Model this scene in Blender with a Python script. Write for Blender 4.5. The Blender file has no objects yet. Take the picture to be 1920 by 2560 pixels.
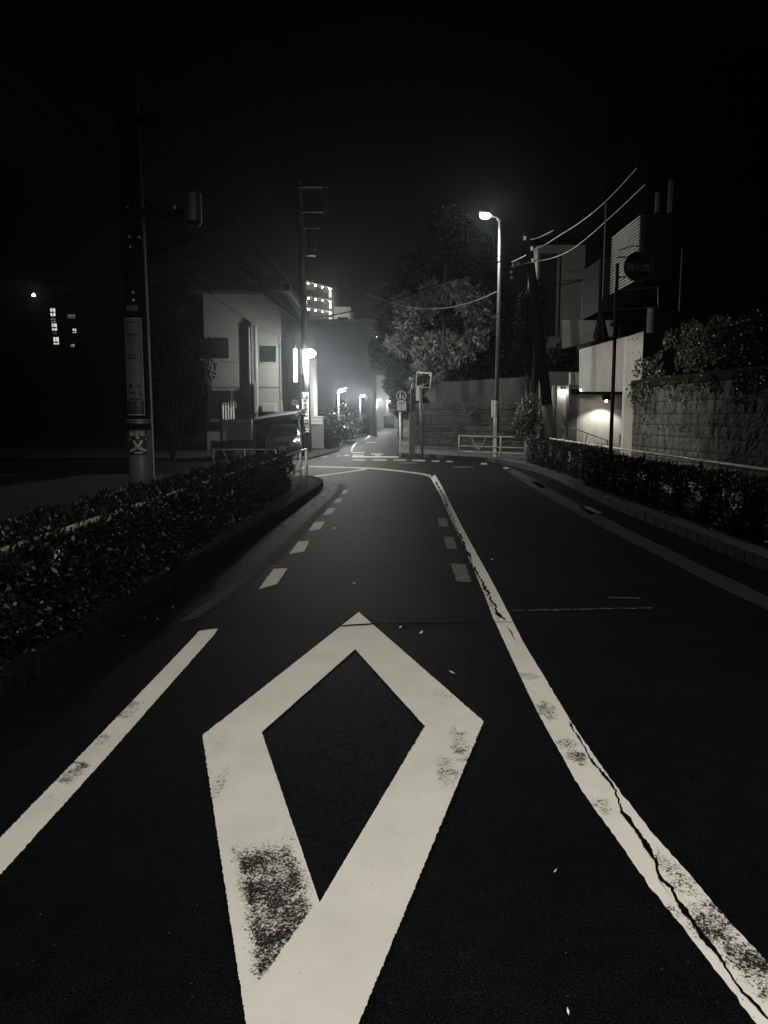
import bpy, bmesh, math, random
import numpy as np
from mathutils import Vector, Matrix
random.seed(7); RNG = np.random.default_rng(7)
R = math.radians
C = bpy.context.scene.collection
sc = bpy.context.scene
# ---------------------------------------------------------------- camera
CAMZ = 1.65; FPX = 1923.0; PITCH = math.atan(240/1923)
cam = bpy.data.cameras.new('camera'); camo = bpy.data.objects.new('camera', cam); C.objects.link(camo)
camo.location = (0, 0, CAMZ); camo.rotation_euler = (math.pi/2-PITCH, 0, 0)
cam.sensor_fit = 'VERTICAL'; cam.sensor_height = 36; cam.lens = 36*FPX/2560; cam.clip_end = 1500; cam.clip_start = .05
sc.camera = camo
# ---------------------------------------------------------------- world, moon, exposure
world = bpy.data.worlds.new("World"); sc.world = world; world.use_nodes = True
wn = world.node_tree; bg = wn.nodes['Background']
sky = wn.nodes.new('ShaderNodeTexSky'); sky.sky_type = 'NISHITA'; sky.sun_disc = False
sky.sun_elevation = R(12); sky.sun_rotation = R(200); sky.air_density = 1; sky.ozone_density = 3
wn.links.new(sky.outputs[0], bg.inputs[0]); bg.inputs[1].default_value = 0.00003
sl = bpy.data.lights.new('moon', 'SUN'); sl.energy = .0006; sl.angle = R(.5); sl.color = (.8, .9, 1)
so = bpy.data.objects.new('moon', sl); C.objects.link(so); so.rotation_euler = (R(78), 0, R(-200+180))
sc.view_settings.view_transform = 'Standard'; sc.view_settings.look = 'None'
sc.view_settings.exposure = 0; sc.view_settings.gamma = 1
cy = sc.cycles
cy.max_bounces = 5; cy.diffuse_bounces = 2; cy.glossy_bounces = 2; cy.volume_bounces = 0; cy.transmission_bounces = 4
cy.use_denoising = True; cy.sample_clamp_indirect = 2.0; cy.sample_clamp_direct = 0
cy.use_light_tree = True
WARM = (1, .95, .84); COOL = (.86, .95, 1)
LAMP_NEAR = 4000; LAMP_TALL = 2000; LAMP_POLE = 3000; LAMP_FAR = 2600
HAZE = .00075
# ---------------------------------------------------------------- projection helpers
cp, sp = math.cos(PITCH), math.sin(PITCH)
def ray(px, py):
    a = (px-960)/FPX; b = (1280-py)/FPX
    return Vector((a, cp+sp*b, -sp+cp*b))
def g(px, py, z=0.0):
    d = ray(px, py); t = (z-CAMZ)/d.z
    return Vector((d.x*t, d.y*t, z))
def at(px, py, Y):
    d = ray(px, py); t = Y/d.y
    return Vector((d.x*t, Y, CAMZ+d.z*t))
# ---------------------------------------------------------------- materials
MATS = {}
def mat(name, col, rough=.8, metal=0., var=.25, scale=4., bump=.15, spec=.3, bscale=None, stretch=(1, 1, 1)):
    if name in MATS: return MATS[name]
    m = bpy.data.materials.new(name); m.use_nodes = True; nt = m.node_tree; b = nt.nodes['Principled BSDF']
    b.inputs['Roughness'].default_value = rough; b.inputs['Metallic'].default_value = metal
    b.inputs['Specular IOR Level'].default_value = spec
    geo = nt.nodes.new('ShaderNodeNewGeometry'); mp = nt.nodes.new('ShaderNodeMapping'); mp.inputs['Scale'].default_value = stretch
    nt.links.new(geo.outputs['Position'], mp.inputs[0])
    n = nt.nodes.new('ShaderNodeTexNoise'); n.inputs['Scale'].default_value = scale; n.inputs['Detail'].default_value = 6; n.inputs['Roughness'].default_value = .65
    nt.links.new(mp.outputs[0], n.inputs['Vector'])
    cr = nt.nodes.new('ShaderNodeMapRange'); cr.inputs['From Min'].default_value = .3; cr.inputs['From Max'].default_value = .7
    cr.inputs['To Min'].default_value = 1-var; cr.inputs['To Max'].default_value = 1+var
    nt.links.new(n.outputs['Fac'], cr.inputs[0])
    mx = nt.nodes.new('ShaderNodeVectorMath'); mx.operation = 'SCALE'; mx.inputs[0].default_value = col[:3]
    nt.links.new(cr.outputs[0], mx.inputs['Scale']); nt.links.new(mx.outputs[0], b.inputs['Base Color'])
    if bump > 0:
        n2 = nt.nodes.new('ShaderNodeTexNoise'); n2.inputs['Scale'].default_value = bscale or scale*8; n2.inputs['Detail'].default_value = 4
        nt.links.new(mp.outputs[0], n2.inputs['Vector'])
        bp = nt.nodes.new('ShaderNodeBump'); bp.inputs['Strength'].default_value = bump; bp.inputs['Distance'].default_value = .02
        nt.links.new(n2.outputs['Fac'], bp.inputs['Height']); nt.links.new(bp.outputs[0], b.inputs['Normal'])
    MATS[name] = m; return m
def emit(name, col, s):
    if name in MATS: return MATS[name]
    m = bpy.data.materials.new(name); m.use_nodes = True; nt = m.node_tree
    b = nt.nodes['Principled BSDF']; b.inputs['Base Color'].default_value = (.5, .5, .5, 1)
    b.inputs['Emission Color'].default_value = (*col, 1); b.inputs['Emission Strength'].default_value = s
    MATS[name] = m; return m
def asphalt_mat(name, base, speck=.5):
    m = bpy.data.materials.new(name); m.use_nodes = True; nt = m.node_tree; b = nt.nodes['Principled BSDF']; L = nt.links.new
    geo = nt.nodes.new('ShaderNodeNewGeometry')
    def noise(s, d=3, r=.5):
        n = nt.nodes.new('ShaderNodeTexNoise'); n.inputs['Scale'].default_value = s; n.inputs['Detail'].default_value = d; n.inputs['Roughness'].default_value = r
        L(geo.outputs['Position'], n.inputs['Vector']); return n.outputs['Fac']
    def mr(x, a, b_, c, d):
        n = nt.nodes.new('ShaderNodeMapRange'); 
        for k, v in zip(('From Min', 'From Max', 'To Min', 'To Max'), (a, b_, c, d)): n.inputs[k].default_value = v
        L(x, n.inputs[0]); return n.outputs[0]
    def mth(op, a, c):
        n = nt.nodes.new('ShaderNodeMath'); n.operation = op
        for i, v in enumerate((a, c)):
            if isinstance(v, (int, float)): n.inputs[i].default_value = v
            else: L(v, n.inputs[i])
        return n.outputs[0]
    big = mr(noise(.7, 5, .6), .3, .7, .6, 1.4); mid = mr(noise(9, 4), .3, .7, .75, 1.25); fine = mr(noise(130, 4, .75), .4, .7, .0, 4.4)
    vor = nt.nodes.new('ShaderNodeTexVoronoi'); vor.inputs['Scale'].default_value = 55; L(geo.outputs['Position'], vor.inputs['Vector'])
    sepc = nt.nodes.new('ShaderNodeSeparateColor'); L(vor.outputs['Color'], sepc.inputs[0])
    sel = mth('GREATER_THAN', sepc.outputs[0], .965); dot = mth('LESS_THAN', vor.outputs['Distance'], .13); sp_ = mth('MULTIPLY', sel, dot)
    v = mth('MULTIPLY', mth('MULTIPLY', big, mid), mth('MULTIPLY', fine, base)); v = mth('ADD', v, mth('MULTIPLY', mth('MULTIPLY', sp_, sepc.outputs[1]), speck*.25))
    cc = nt.nodes.new('ShaderNodeVectorMath'); cc.operation = 'SCALE'; cc.inputs[0].default_value = (.78, 1, 1.1); L(v, cc.inputs['Scale'])
    L(cc.outputs[0], b.inputs['Base Color'])
    L(mr(noise(40, 3), .3, .7, .55, .8), b.inputs['Roughness']); b.inputs['Specular IOR Level'].default_value = .02
    bp = nt.nodes.new('ShaderNodeBump'); bp.inputs['Strength'].default_value = .75; bp.inputs['Distance'].default_value = .006
    L(noise(150, 3), bp.inputs['Height']); L(bp.outputs[0], b.inputs['Normal'])
    return m
def paint_mat(name, ells, base=.74, wear=0., grain=105.):
    """road paint worn through to the asphalt; ells = world-space worn patches (x,y,rx,ry,rot,strength)"""
    m = bpy.data.materials.new(name); m.use_nodes = True; nt = m.node_tree; b = nt.nodes['Principled BSDF']; L = nt.links.new
    geo = nt.nodes.new('ShaderNodeNewGeometry')
    def noise(s, d=5, r=.6, dist=0.):
        n = nt.nodes.new('ShaderNodeTexNoise'); n.inputs['Scale'].default_value = s; n.inputs['Detail'].default_value = d; n.inputs['Roughness'].default_value = r; n.inputs['Distortion'].default_value = dist
        L(geo.outputs['Position'], n.inputs['Vector']); return n.outputs['Fac']
    def mth(op, a, c, cl=False):
        n = nt.nodes.new('ShaderNodeMath'); n.operation = op; n.use_clamp = cl
        for i, v in enumerate((a, c)):
            if isinstance(v, (int, float)): n.inputs[i].default_value = v
            else: L(v, n.inputs[i])
        return n.outputs[0]
    warp = mth('MULTIPLY', mth('SUBTRACT', noise(11, 6, .72), .5), 1.9)
    mask = wear
    for (x, y, rx, ry, rot, st, *cut) in ells:
        mp = nt.nodes.new('ShaderNodeMapping'); mp.vector_type = 'TEXTURE'
        mp.inputs['Location'].default_value = (x, y, 0); mp.inputs['Rotation'].default_value = (0, 0, rot); mp.inputs['Scale'].default_value = (rx, ry, 1)
        L(geo.outputs['Position'], mp.inputs[0])
        if cut:     # rectangular worn stretch, cut off along a straight line where a fresher stripe crosses it
            sx = nt.nodes.new('ShaderNodeSeparateXYZ'); L(mp.outputs[0], sx.inputs[0])
            bx = mth('MAXIMUM', mth('ABSOLUTE', sx.outputs[0], 0), mth('ABSOLUTE', sx.outputs[1], 0)); (qx, qy), (nx_, ny_) = cut[0]
            dt = nt.nodes.new('ShaderNodeVectorMath'); dt.operation = 'DOT_PRODUCT'; L(geo.outputs['Position'], dt.inputs[0]); dt.inputs[1].default_value = (nx_, ny_, 0)
            side = mth('MULTIPLY', mth('SUBTRACT', dt.outputs['Value'], qx*nx_+qy*ny_), 60, True)
            e_ = mth('MULTIPLY', mth('SUBTRACT', 1.12, mth('ADD', bx, mth('MULTIPLY', warp, .22))), 1.7, True)
            mask = mth('MAXIMUM', mth('MULTIPLY', mth('MULTIPLY', e_, side), st), mask); continue
        ln = nt.nodes.new('ShaderNodeVectorMath'); ln.operation = 'LENGTH'; L(mp.outputs[0], ln.inputs[0])
        q = nt.nodes.new('ShaderNodeMapRange'); q.interpolation_type = 'SMOOTHSTEP'
        q.inputs['From Min'].default_value = 1.3; q.inputs['From Max'].default_value = .35; q.inputs['To Min'].default_value = 0; q.inputs['To Max'].default_value = st
        L(mth('ADD', ln.outputs['Value'], warp), q.inputs[0]); mask = mth('MAXIMUM', q.outputs[0], mask)
    med = mth('MULTIPLY', mth('SUBTRACT', noise(9, 3), .5), .35)
    thr = mth('ADD', mth('MULTIPLY', mask, .37), .255)
    thr = mth('ADD', thr, mth('MULTIPLY', med, mask))
    hole = mth('MULTIPLY', mth('SUBTRACT', thr, noise(grain, 8, .78, .4)), 16, True)
    # pinholes
    vor = nt.nodes.new('ShaderNodeTexVoronoi'); vor.inputs['Scale'].default_value = 48; L(geo.outputs['Position'], vor.inputs['Vector'])
    sepc = nt.nodes.new('ShaderNodeSeparateColor'); L(vor.outputs['Color'], sepc.inputs[0])
    pin = mth('MULTIPLY', mth('GREATER_THAN', sepc.outputs[0], .93), mth('LESS_THAN', vor.outputs['Distance'], .12))
    hole = mth('MAXIMUM', hole, mth('MULTIPLY', pin, .75))
    tone = nt.nodes.new('ShaderNodeMapRange'); tone.inputs['From Min'].default_value = .3; tone.inputs['From Max'].default_value = .7
    tone.inputs['To Min'].default_value = base*.88; tone.inputs['To Max'].default_value = base*1.05; L(noise(2.5, 8, .65), tone.inputs[0])
    sc_ = nt.nodes.new('ShaderNodeVectorMath'); sc_.operation = 'SCALE'; sc_.inputs[0].default_value = (1, .985, .92); L(tone.outputs[0], sc_.inputs['Scale'])
    mix = nt.nodes.new('ShaderNodeMix'); mix.data_type = 'RGBA'; L(hole, mix.inputs[0]); L(sc_.outputs[0], mix.inputs[6]); mix.inputs[7].default_value = (.006, .007, .0075, 1)
    L(mix.outputs[2], b.inputs['Base Color']); b.inputs['Roughness'].default_value = .72; b.inputs['Specular IOR Level'].default_value = .25
    bp = nt.nodes.new('ShaderNodeBump'); bp.inputs['Strength'].default_value = .3; bp.inputs['Distance'].default_value = .004
    L(mth('SUBTRACT', noise(90, 3), hole), bp.inputs['Height']); L(bp.outputs[0], b.inputs['Normal'])
    return m
M_asph = asphalt_mat('asphalt', .0033)
M_dark = mat('tar_crack', (.002, .002, .002), .95, bump=0, spec=.05)
M_conc = mat('concrete', (.34, .335, .32), .85, var=.3, scale=1.5, bump=.2)
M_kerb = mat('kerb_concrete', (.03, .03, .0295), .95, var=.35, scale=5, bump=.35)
M_walk = mat('sidewalk_paving', (.03, .03, .03), .9, var=.4, scale=3, bump=.3)
M_gut = mat('gutter_concrete', (.010, .0102, .0102), .9, var=.45, scale=6, bump=.4)
M_soil = mat('soil', (.008, .0075, .006), 1, var=.5, scale=9, bump=.8)
M_metal = mat('galvanised_steel', (.16, .16, .155), .5, .5, var=.2, scale=8, bump=.05)
M_white = mat('white_enamel', (.72, .72, .69), .4, 0, var=.1, scale=8, bump=.03, spec=.5)
M_pole = mat('pole_concrete', (.12, .12, .118), .8, var=.25, scale=3, bump=.15, stretch=(1, 1, .3))
M_black = mat('black_rubber', (.006, .006, .006), .5, bump=0, var=.1)
M_wire = mat('cable_sheath', (.001, .001, .001), 1, bump=0, var=.1, spec=.0)
M_darkmetal = mat('dark_painted_metal', (.018, .018, .018), .5, .2, var=.2, bump=.05)
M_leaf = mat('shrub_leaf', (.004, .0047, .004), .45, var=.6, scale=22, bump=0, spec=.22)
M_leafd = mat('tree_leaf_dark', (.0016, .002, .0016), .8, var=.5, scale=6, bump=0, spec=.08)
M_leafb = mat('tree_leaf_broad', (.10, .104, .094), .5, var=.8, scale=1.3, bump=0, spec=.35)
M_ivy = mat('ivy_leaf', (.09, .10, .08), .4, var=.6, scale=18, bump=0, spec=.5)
M_bark = mat('bark', (.05, .045, .04), .95, var=.4, scale=9, bump=.6)
M_plaster = mat('pale_plaster', (.10, .10, .095), .9, var=.12, scale=2, bump=.12)
M_plaster2 = mat('grey_plaster', (.11, .11, .108), .9, var=.2, scale=1.5, bump=.12)
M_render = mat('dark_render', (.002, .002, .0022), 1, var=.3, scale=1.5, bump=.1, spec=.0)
M_roof = mat('roof_tile', (.004, .004, .0045), .7, var=.3, scale=5, bump=.3)
M_glass = mat('window_glass', (.012, .014, .016), .08, 0, var=.05, bump=0, spec=.7)
M_stone = mat('oya_stone', (.13, .127, .12), .92, var=.75, scale=3.2, bump=1., bscale=16, stretch=(1.6, 1.6, .6))
M_stone2 = mat('mossy_stone', (.022, .022, .02), .95, var=1., scale=1.1, bump=.9, bscale=14)
M_mortar = mat('mortar', (.012, .012, .011), 1, var=.3, bump=.3)
M_sign_w = mat('sign_white', (.8, .81, .77), .5, bump=0, var=.08)
M_sign_dk = mat('sign_dark', (.014, .015, .016), .5, bump=0, var=.1)
M_sign_bl = mat('sign_blue', (.045, .05, .06), .5, bump=0, var=.1)
M_sign_rd = mat('sign_red', (.02, .014, .013), .45, bump=0, var=.1)
M_bulb = emit('lamp_glow', (1, .97, .88), 60)
M_mirror = mat('mirror_glass', (.8, .8, .8), .03, 1, var=.02, bump=0)
# ---------------------------------------------------------------- mesh helpers
ORG = {}
def finish(name, me, m, parent=None, loc=None, smooth=False):
    """me holds world coordinates; shift to the object's own origin"""
    if parent is None:
        if loc is None: loc = Vector((0, 0, 0))
    else: loc = ORG[parent.name]
    loc = Vector(loc)
    if loc.length: me.transform(Matrix.Translation(-loc))
    o = bpy.data.objects.new(name, me); C.objects.link(o)
    if m: me.materials.append(m)
    if parent is None: o.location = loc
    else: o.parent = parent
    ORG[o.name] = loc
    if smooth: me.polygons.foreach_set('use_smooth', [True]*len(me.polygons))
    me.update(); return o
def empty(name, loc, label, cat, group=None):
    o = bpy.data.objects.new(name, None); C.objects.link(o); o.location = loc; o.empty_display_size = .2
    ORG[o.name] = Vector(loc); tag(o, label, cat, group); return o
def tag(o, label=None, cat=None, group=None, kind=None):
    if label: o['label'] = label
    if cat: o['category'] = cat
    if group: o['group'] = group
    if kind: o['kind'] = kind
    return o
class MB:
    def __init__(s): s.v = []; s.f = []
    def add(s, vs, fs):
        n = len(s.v); s.v += [tuple(v) for v in vs]; s.f += [tuple(i+n for i in f) for f in fs]; return s
    def box(s, x0, x1, y0, y1, z0, z1):
        return s.add([(x0, y0, z0), (x1, y0, z0), (x1, y1, z0), (x0, y1, z0), (x0, y0, z1), (x1, y0, z1), (x1, y1, z1), (x0, y1, z1)],
                     [(0, 3, 2, 1), (4, 5, 6, 7), (0, 1, 5, 4), (1, 2, 6, 5), (2, 3, 7, 6), (3, 0, 4, 7)])
    def obox(s, c, ax, ay, az, hx, hy, hz):
        c, ax, ay, az = Vector(c), Vector(ax), Vector(ay), Vector(az); vs = []
        for k in (-1, 1):
            for (i, j) in ((-1, -1), (1, -1), (1, 1), (-1, 1)): vs.append(c+ax*hx*i+ay*hy*j+az*hz*k)
        return s.add(vs, [(0, 3, 2, 1), (4, 5, 6, 7), (0, 1, 5, 4), (1, 2, 6, 5), (2, 3, 7, 6), (3, 0, 4, 7)])
    def prism(s, poly, z0, z1):
        n = len(poly); vs = [(p[0], p[1], z0) for p in poly]+[(p[0], p[1], z1) for p in poly]
        return s.add(vs, [tuple(reversed(range(n))), tuple(range(n, 2*n))]+[(i, (i+1) % n, n+(i+1) % n, n+i) for i in range(n)])
    def slab(s, pts, d):
        """closed polygon of 3-D points extruded by vector d"""
        n = len(pts); d = Vector(d); vs = [Vector(p) for p in pts]+[Vector(p)+d for p in pts]
        return s.add(vs, [tuple(range(n)), tuple(reversed(range(n, 2*n)))]+[(i, n+i, n+(i+1) % n, (i+1) % n) for i in range(n)])
    def tube(s, pts, r, n=10, cap=True):
        pts = [Vector(p) for p in pts]; rr = r if isinstance(r, (list, tuple)) else [r]*len(pts); vs = []; fs = []
        up = None
        for i, p in enumerate(pts):
            d = (pts[min(i+1, len(pts)-1)]-pts[max(i-1, 0)]).normalized()
            if up is None: up = Vector((0, 0, 1)) if abs(d.z) < .9 else Vector((1, 0, 0))
            a = d.cross(up).normalized(); b = d.cross(a).normalized(); up = -b if False else up
            for k in range(n):
                t = 2*math.pi*k/n; vs.append(p+(a*math.cos(t)+b*math.sin(t))*rr[i])
        for i in range(len(pts)-1):
            for k in range(n): fs.append((i*n+k, i*n+(k+1) % n, (i+1)*n+(k+1) % n, (i+1)*n+k))
        if cap: fs += [tuple(reversed(range(n))), tuple(range((len(pts)-1)*n, len(pts)*n))]
        return s.add(vs, fs)
    def disc(s, c, r, t=.01, n=32, nrm=(0, -1, 0)):
        c = Vector(c); nrm = Vector(nrm).normalized(); return s.tube([c, c+nrm*t], r, n)
    def ring(s, c, r0, r1, t=.01, n=36):
        c = Vector(c); vs = []
        for yy in (0, -t):
            for r_ in (r0, r1):
                for k in range(n): a = 2*math.pi*k/n; vs.append((c.x+r_*math.cos(a), c.y+yy, c.z+r_*math.sin(a)))
        fs = []
        for k in range(n):
            j = (k+1) % n
            fs += [(2*n+k, 2*n+j, 3*n+j, 3*n+k), (k, n+k, n+j, j), (n+k, 3*n+k, 3*n+j, n+j), (k, j, 2*n+j, 2*n+k)]
        return s.add(vs, fs)
    def sphere(s, c, r, n=10, sz=1.):
        c = Vector(c); vs = []; fs = []
        for i in range(n+1):
            t = math.pi*i/n
            for k in range(n*2): a = math.pi*k/n; vs.append((c.x+r*math.sin(t)*math.cos(a), c.y+r*math.sin(t)*math.sin(a), c.z+r*sz*math.cos(t)))
        for i in range(n):
            for k in range(n*2): fs.append((i*2*n+k, (i+1)*2*n+k, (i+1)*2*n+(k+1) % (2*n), i*2*n+(k+1) % (2*n)))
        return s.add(vs, fs)
    def build(s, name, m, parent=None, loc=None, smooth=False, bevel=0):
        me = bpy.data.meshes.new(name); me.from_pydata(s.v, [], s.f); me.validate()
        o = finish(name, me, m, parent, loc, smooth)
        if bevel:
            bv = o.modifiers.new('bevel', 'BEVEL'); bv.width = bevel; bv.segments = 2; bv.limit_method = 'ANGLE'
        return o
def pxbox(x0, y0, x1, y1, Y, depth):
    """extents of a box whose front face, at distance Y, spans the measured rectangle"""
    ym, xm = (y0+y1)/2, (x0+x1)/2
    return (at(x0, ym, Y).x, at(x1, ym, Y).x, Y, Y+depth, at(xm, y1, Y).z, at(xm, y0, Y).z)
def resample(pts, step):
    pts = [Vector(p) for p in pts]; out = [pts[0]]
    for a, b in zip(pts, pts[1:]):
        n = max(1, int((b-a).length/step))
        for k in range(1, n+1): out.append(a.lerp(b, k/n))
    return out
def samples(pts, n):
    pts = [Vector(p) for p in pts]; d = [0]
    for a, b in zip(pts, pts[1:]): d.append(d[-1]+(b-a).length)
    out = []
    for i in range(n):
        t = d[-1]*i/(n-1); k = 0
        while k < len(d)-2 and d[k+1] < t: k += 1
        seg = d[k+1]-d[k]; out.append(pts[k].lerp(pts[k+1], (t-d[k])/seg if seg else 0))
    return out
def smoothline(pts, it=2):
    pts = [Vector(p) for p in pts]
    for _ in range(it):
        out = [pts[0]]
        for a, b in zip(pts, pts[1:]): out += [a.lerp(b, .25), a.lerp(b, .75)]
        out.append(pts[-1]); pts = out
    return pts
def strip(mb, left, right, n, z, jit=.004):
    A, B = samples(left, n), samples(right, n); vs = []
    for a, b in zip(A, B):
        ja, jb = random.gauss(0, jit), random.gauss(0, jit); d = (b-a).normalized()
        a2 = a+d*ja; b2 = b+d*jb; vs += [(a2.x, a2.y, z), (b2.x, b2.y, z)]
    return mb.add(vs, [(2*i, 2*i+1, 2*i+3, 2*i+2) for i in range(n-1)])
def G(*pp): return [g(x, y) for x, y in pp]
def textgeo(s, size, bold=0., mono=False):
    cu = bpy.data.curves.new('t', 'FONT'); cu.body = s; cu.size = size; cu.align_x = 'CENTER'; cu.align_y = 'CENTER'; cu.offset = bold*size; cu.extrude = .0015; cu.resolution_u = 3
    o = bpy.data.objects.new('t', cu); C.objects.link(o); dg = bpy.context.evaluated_depsgraph_get(); dg.update()
    me = bpy.data.meshes.new_from_object(o.evaluated_get(dg)); v = [tuple(x.co) for x in me.vertices]; f = [tuple(p.vertices) for p in me.polygons]
    bpy.data.objects.remove(o); bpy.data.curves.remove(cu); bpy.data.meshes.remove(me); return v, f
def text(mb, s, size, c, bold=0., sx=1.):
    v, f = textgeo(s, size, bold); c = Vector(c)
    return mb.add([(c.x+x*sx, c.y-z, c.z+y) for x, y, z in v], f)
def wrap(mb, v, f, cx, cy, R_, a0, z0):
    """lay flat (x,y,z) geometry round a vertical cylinder, a0 = angle of its middle from -Y towards +X"""
    return mb.add([(cx+(R_+z)*math.sin(a0+x/R_), cy-(R_+z)*math.cos(a0+x/R_), z0+y) for x, y, z in v], f)
def wrect(x0, x1, y0, y1, t=.002, n=12):
    v = []; f = []
    for i in range(n+1):
        x = x0+(x1-x0)*i/n; v += [(x, y0, 0), (x, y1, 0), (x, y0, t), (x, y1, t)]
    for i in range(n):
        a = 4*i; f += [(a+2, a+6, a+7, a+3), (a+1, a+3, a+7, a+5), (a, a+4, a+6, a+2)]
    f += [(0, 2, 3, 1), (4*n, 4*n+1, 4*n+3, 4*n+2)]; return v, f
def leaves(P, L, W, D=None, droop=0., fold=.0, jitL=.4):
    """P (n,3) bases; returns verts, faces of pointed leaves"""
    n = len(P)
    if D is None: D = RNG.normal(size=(n, 3))
    D = D+np.array([0, 0, -droop]); D /= np.linalg.norm(D, axis=1)[:, None]+1e-9
    S = np.cross(D, RNG.normal(size=(n, 3))); S /= np.linalg.norm(S, axis=1)[:, None]+1e-9
    l = (L*(1+jitL*RNG.uniform(-1, 1, n)))[:, None]; w = (W*(1+.3*RNG.uniform(-1, 1, n)))[:, None]
    v = np.stack([P, P+D*l*.35+S*w*.5, P+D*l*.7+S*w*.42, P+D*l, P+D*l*.7-S*w*.42, P+D*l*.35-S*w*.5], 1).reshape(-1, 3)
    f = (np.arange(n)[:, None]*6+np.arange(6)[None, :])
    return v, f
def leafmesh(name, parts, m, parent=None, loc=None, extra=None):
    V = []; F = []; k = 0
    for v, f in parts: V.append(v); F.append(f+k); k += len(v)
    V = np.concatenate(V); F = np.concatenate(F); nf = len(F)
    me = bpy.data.meshes.new(name)
    ev, ef = (extra.v, extra.f) if extra else ([], [])
    nv = len(V); me.vertices.add(nv+len(ev)); allv = np.concatenate([V, np.array(ev).reshape(-1, 3)]) if ev else V
    me.vertices.foreach_set('co', allv.astype(np.float32).ravel())
    el = [len(x) for x in ef]; ei = [i+nv for x in ef for i in x]
    me.loops.add(nf*6+len(ei)); me.loops.foreach_set('vertex_index', np.concatenate([F.ravel(), np.array(ei, dtype=int)]).astype(np.int32))
    me.polygons.add(nf+len(ef)); st = np.concatenate([np.arange(nf)*6, nf*6+np.cumsum([0]+el[:-1])]) if ef else np.arange(nf)*6
    me.polygons.foreach_set('loop_start', st.astype(np.int32))
    me.update(calc_edges=True); me.validate()
    return finish(name, me, m, parent, loc)
def copy_tree(o, delta, label):
    d = Vector(delta); c = o.copy(); C.objects.link(c); c.location = o.location+d; c['label'] = label
    def rec(a, b):
        for ch in a.children:
            k = ch.copy(); C.objects.link(k); k.parent = b; rec(ch, k)
    rec(o, c); return c
# ================================================================ GROUND, ROADS
tag(MB().box(-400, 400, -60, 500, -.6, -.02).build('ground', M_soil), kind='structure')
kerbL = smoothline(G((-700, 2180), (0, 1766), (148, 1650), (300, 1556), (464, 1450), (600, 1366), (700, 1296), (782, 1240), (812, 1216), (800, 1206), (772, 1201)), 2)
kerbL = [Vector((kerbL[0].x-.3, -9, 0))]+kerbL
kerbR = smoothline([(4.2, -9, 0)]+G((1920, 1430), (1827, 1392), (1737, 1354), (1626, 1310), (1537, 1274), (1448, 1229), (1390, 1198), (1327, 1175), (1258, 1161), (1208, 1153), (1132, 1149), (1068, 1144), (995, 1140)), 2)
roadpoly = [(-45, -12), (30, -12), (30, 33), (2.6, 33), (2.6, 100), (-6, 100), (-6, 37), (-45, 37)]
road = MB().prism(roadpoly, -.3, 0).build('road', M_asph); tag(road, kind='structure')
# raised blocks behind the kerbs
def raised(name, poly, z, m): return tag(MB().prism([(p[0], p[1]) for p in poly], -.25, z).build(name, m), kind='structure')
def inset(line, d):
    out = []
    for i, p in enumerate(line):
        t = (line[min(i+1, len(line)-1)]-line[max(i-1, 0)]).normalized(); out.append(p+Vector((-t.y, t.x, 0))*d)
    return out
kLi = inset(kerbL, .13); kRi = inset(kerbR, -.14)
raised('planting_verge', kLi+[Vector((-7, 20.2, 0)), Vector((-45, 21, 0)), Vector((-45, -9, 0))], .12, M_soil)
raised('sidewalk', list(reversed(kRi))+[Vector((40, -9, 0)), Vector((60, 60, 0)), Vector((60, 120, 0)), g(992, 1077)+Vector((3, 30, 0)), g(990, 1077), g(1000, 1108)], .13, M_walk)
fl = G((771, 1149), (846, 1128), (866, 1101), (912, 1087), (944, 1077))
raised('far_sidewalk', [Vector((-45, 29.5, 0)), Vector((-3.6, 29.3, 0))]+fl+[Vector((-2, 130, 0)), Vector((-60, 130, 0))], .05, mat('dark_paving', (.010, .010, .010), .95, var=.5, scale=2, spec=.05))
def kerb(name, line, d, z1, skip=0):
    mb = MB(); pts = resample(line, .6); inn = inset(pts, d); acc = 0
    for a, b, c, e in zip(pts, pts[1:], inn[1:], inn):
        t = (b-a)*.012; mb.prism([(a+t)[:2], (b-t)[:2], (c-t)[:2], (e+t)[:2]] if d > 0 else [(e+t)[:2], (c-t)[:2], (b-t)[:2], (a+t)[:2]], -.2, z1)
    o = mb.build(name, M_kerb, bevel=.012); return tag(o, kind='structure')
M_kerbR = M_kerb; M_kerb = mat('shaded_kerb', (.005, .005, .0048), .98, var=.6, scale=6, bump=.5, spec=.05); kerb('kerb', kerbL, .128, .135); M_kerb = M_kerbR; kerb('kerb', kerbR, -.138, .15)  # left kerb: same concrete coloured darker to stand in for shade
# gutter bands
mb = MB(); gl = G((868, 1212), (862, 1222), (851, 1236), (819, 1268), (788, 1304), (753, 1343), (700, 1392), (640, 1440), (500, 1545)); gl2 = G((840, 1208), (846, 1216), (836, 1236), (806, 1264), (770, 1298), (728, 1340), (668, 1392), (600, 1448), (440, 1560))
strip(mb, gl2, gl, 60, .004, .01); mb.build('gutter', M_gut, road)
mb = MB(); strip(mb, G((1276, 1171), (1302, 1180), (1365, 1215), (1440, 1258), (1540, 1308), (1680, 1378), (1790, 1430), (1920, 1492), (2200, 1625)), G((1262, 1174), (1280, 1186), (1332, 1220), (1408, 1266), (1500, 1316), (1650, 1392), (1760, 1450), (1885, 1510), (2150, 1640)), 60, .004, .012)
mb.build('gutter', M_gut, road)
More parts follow.
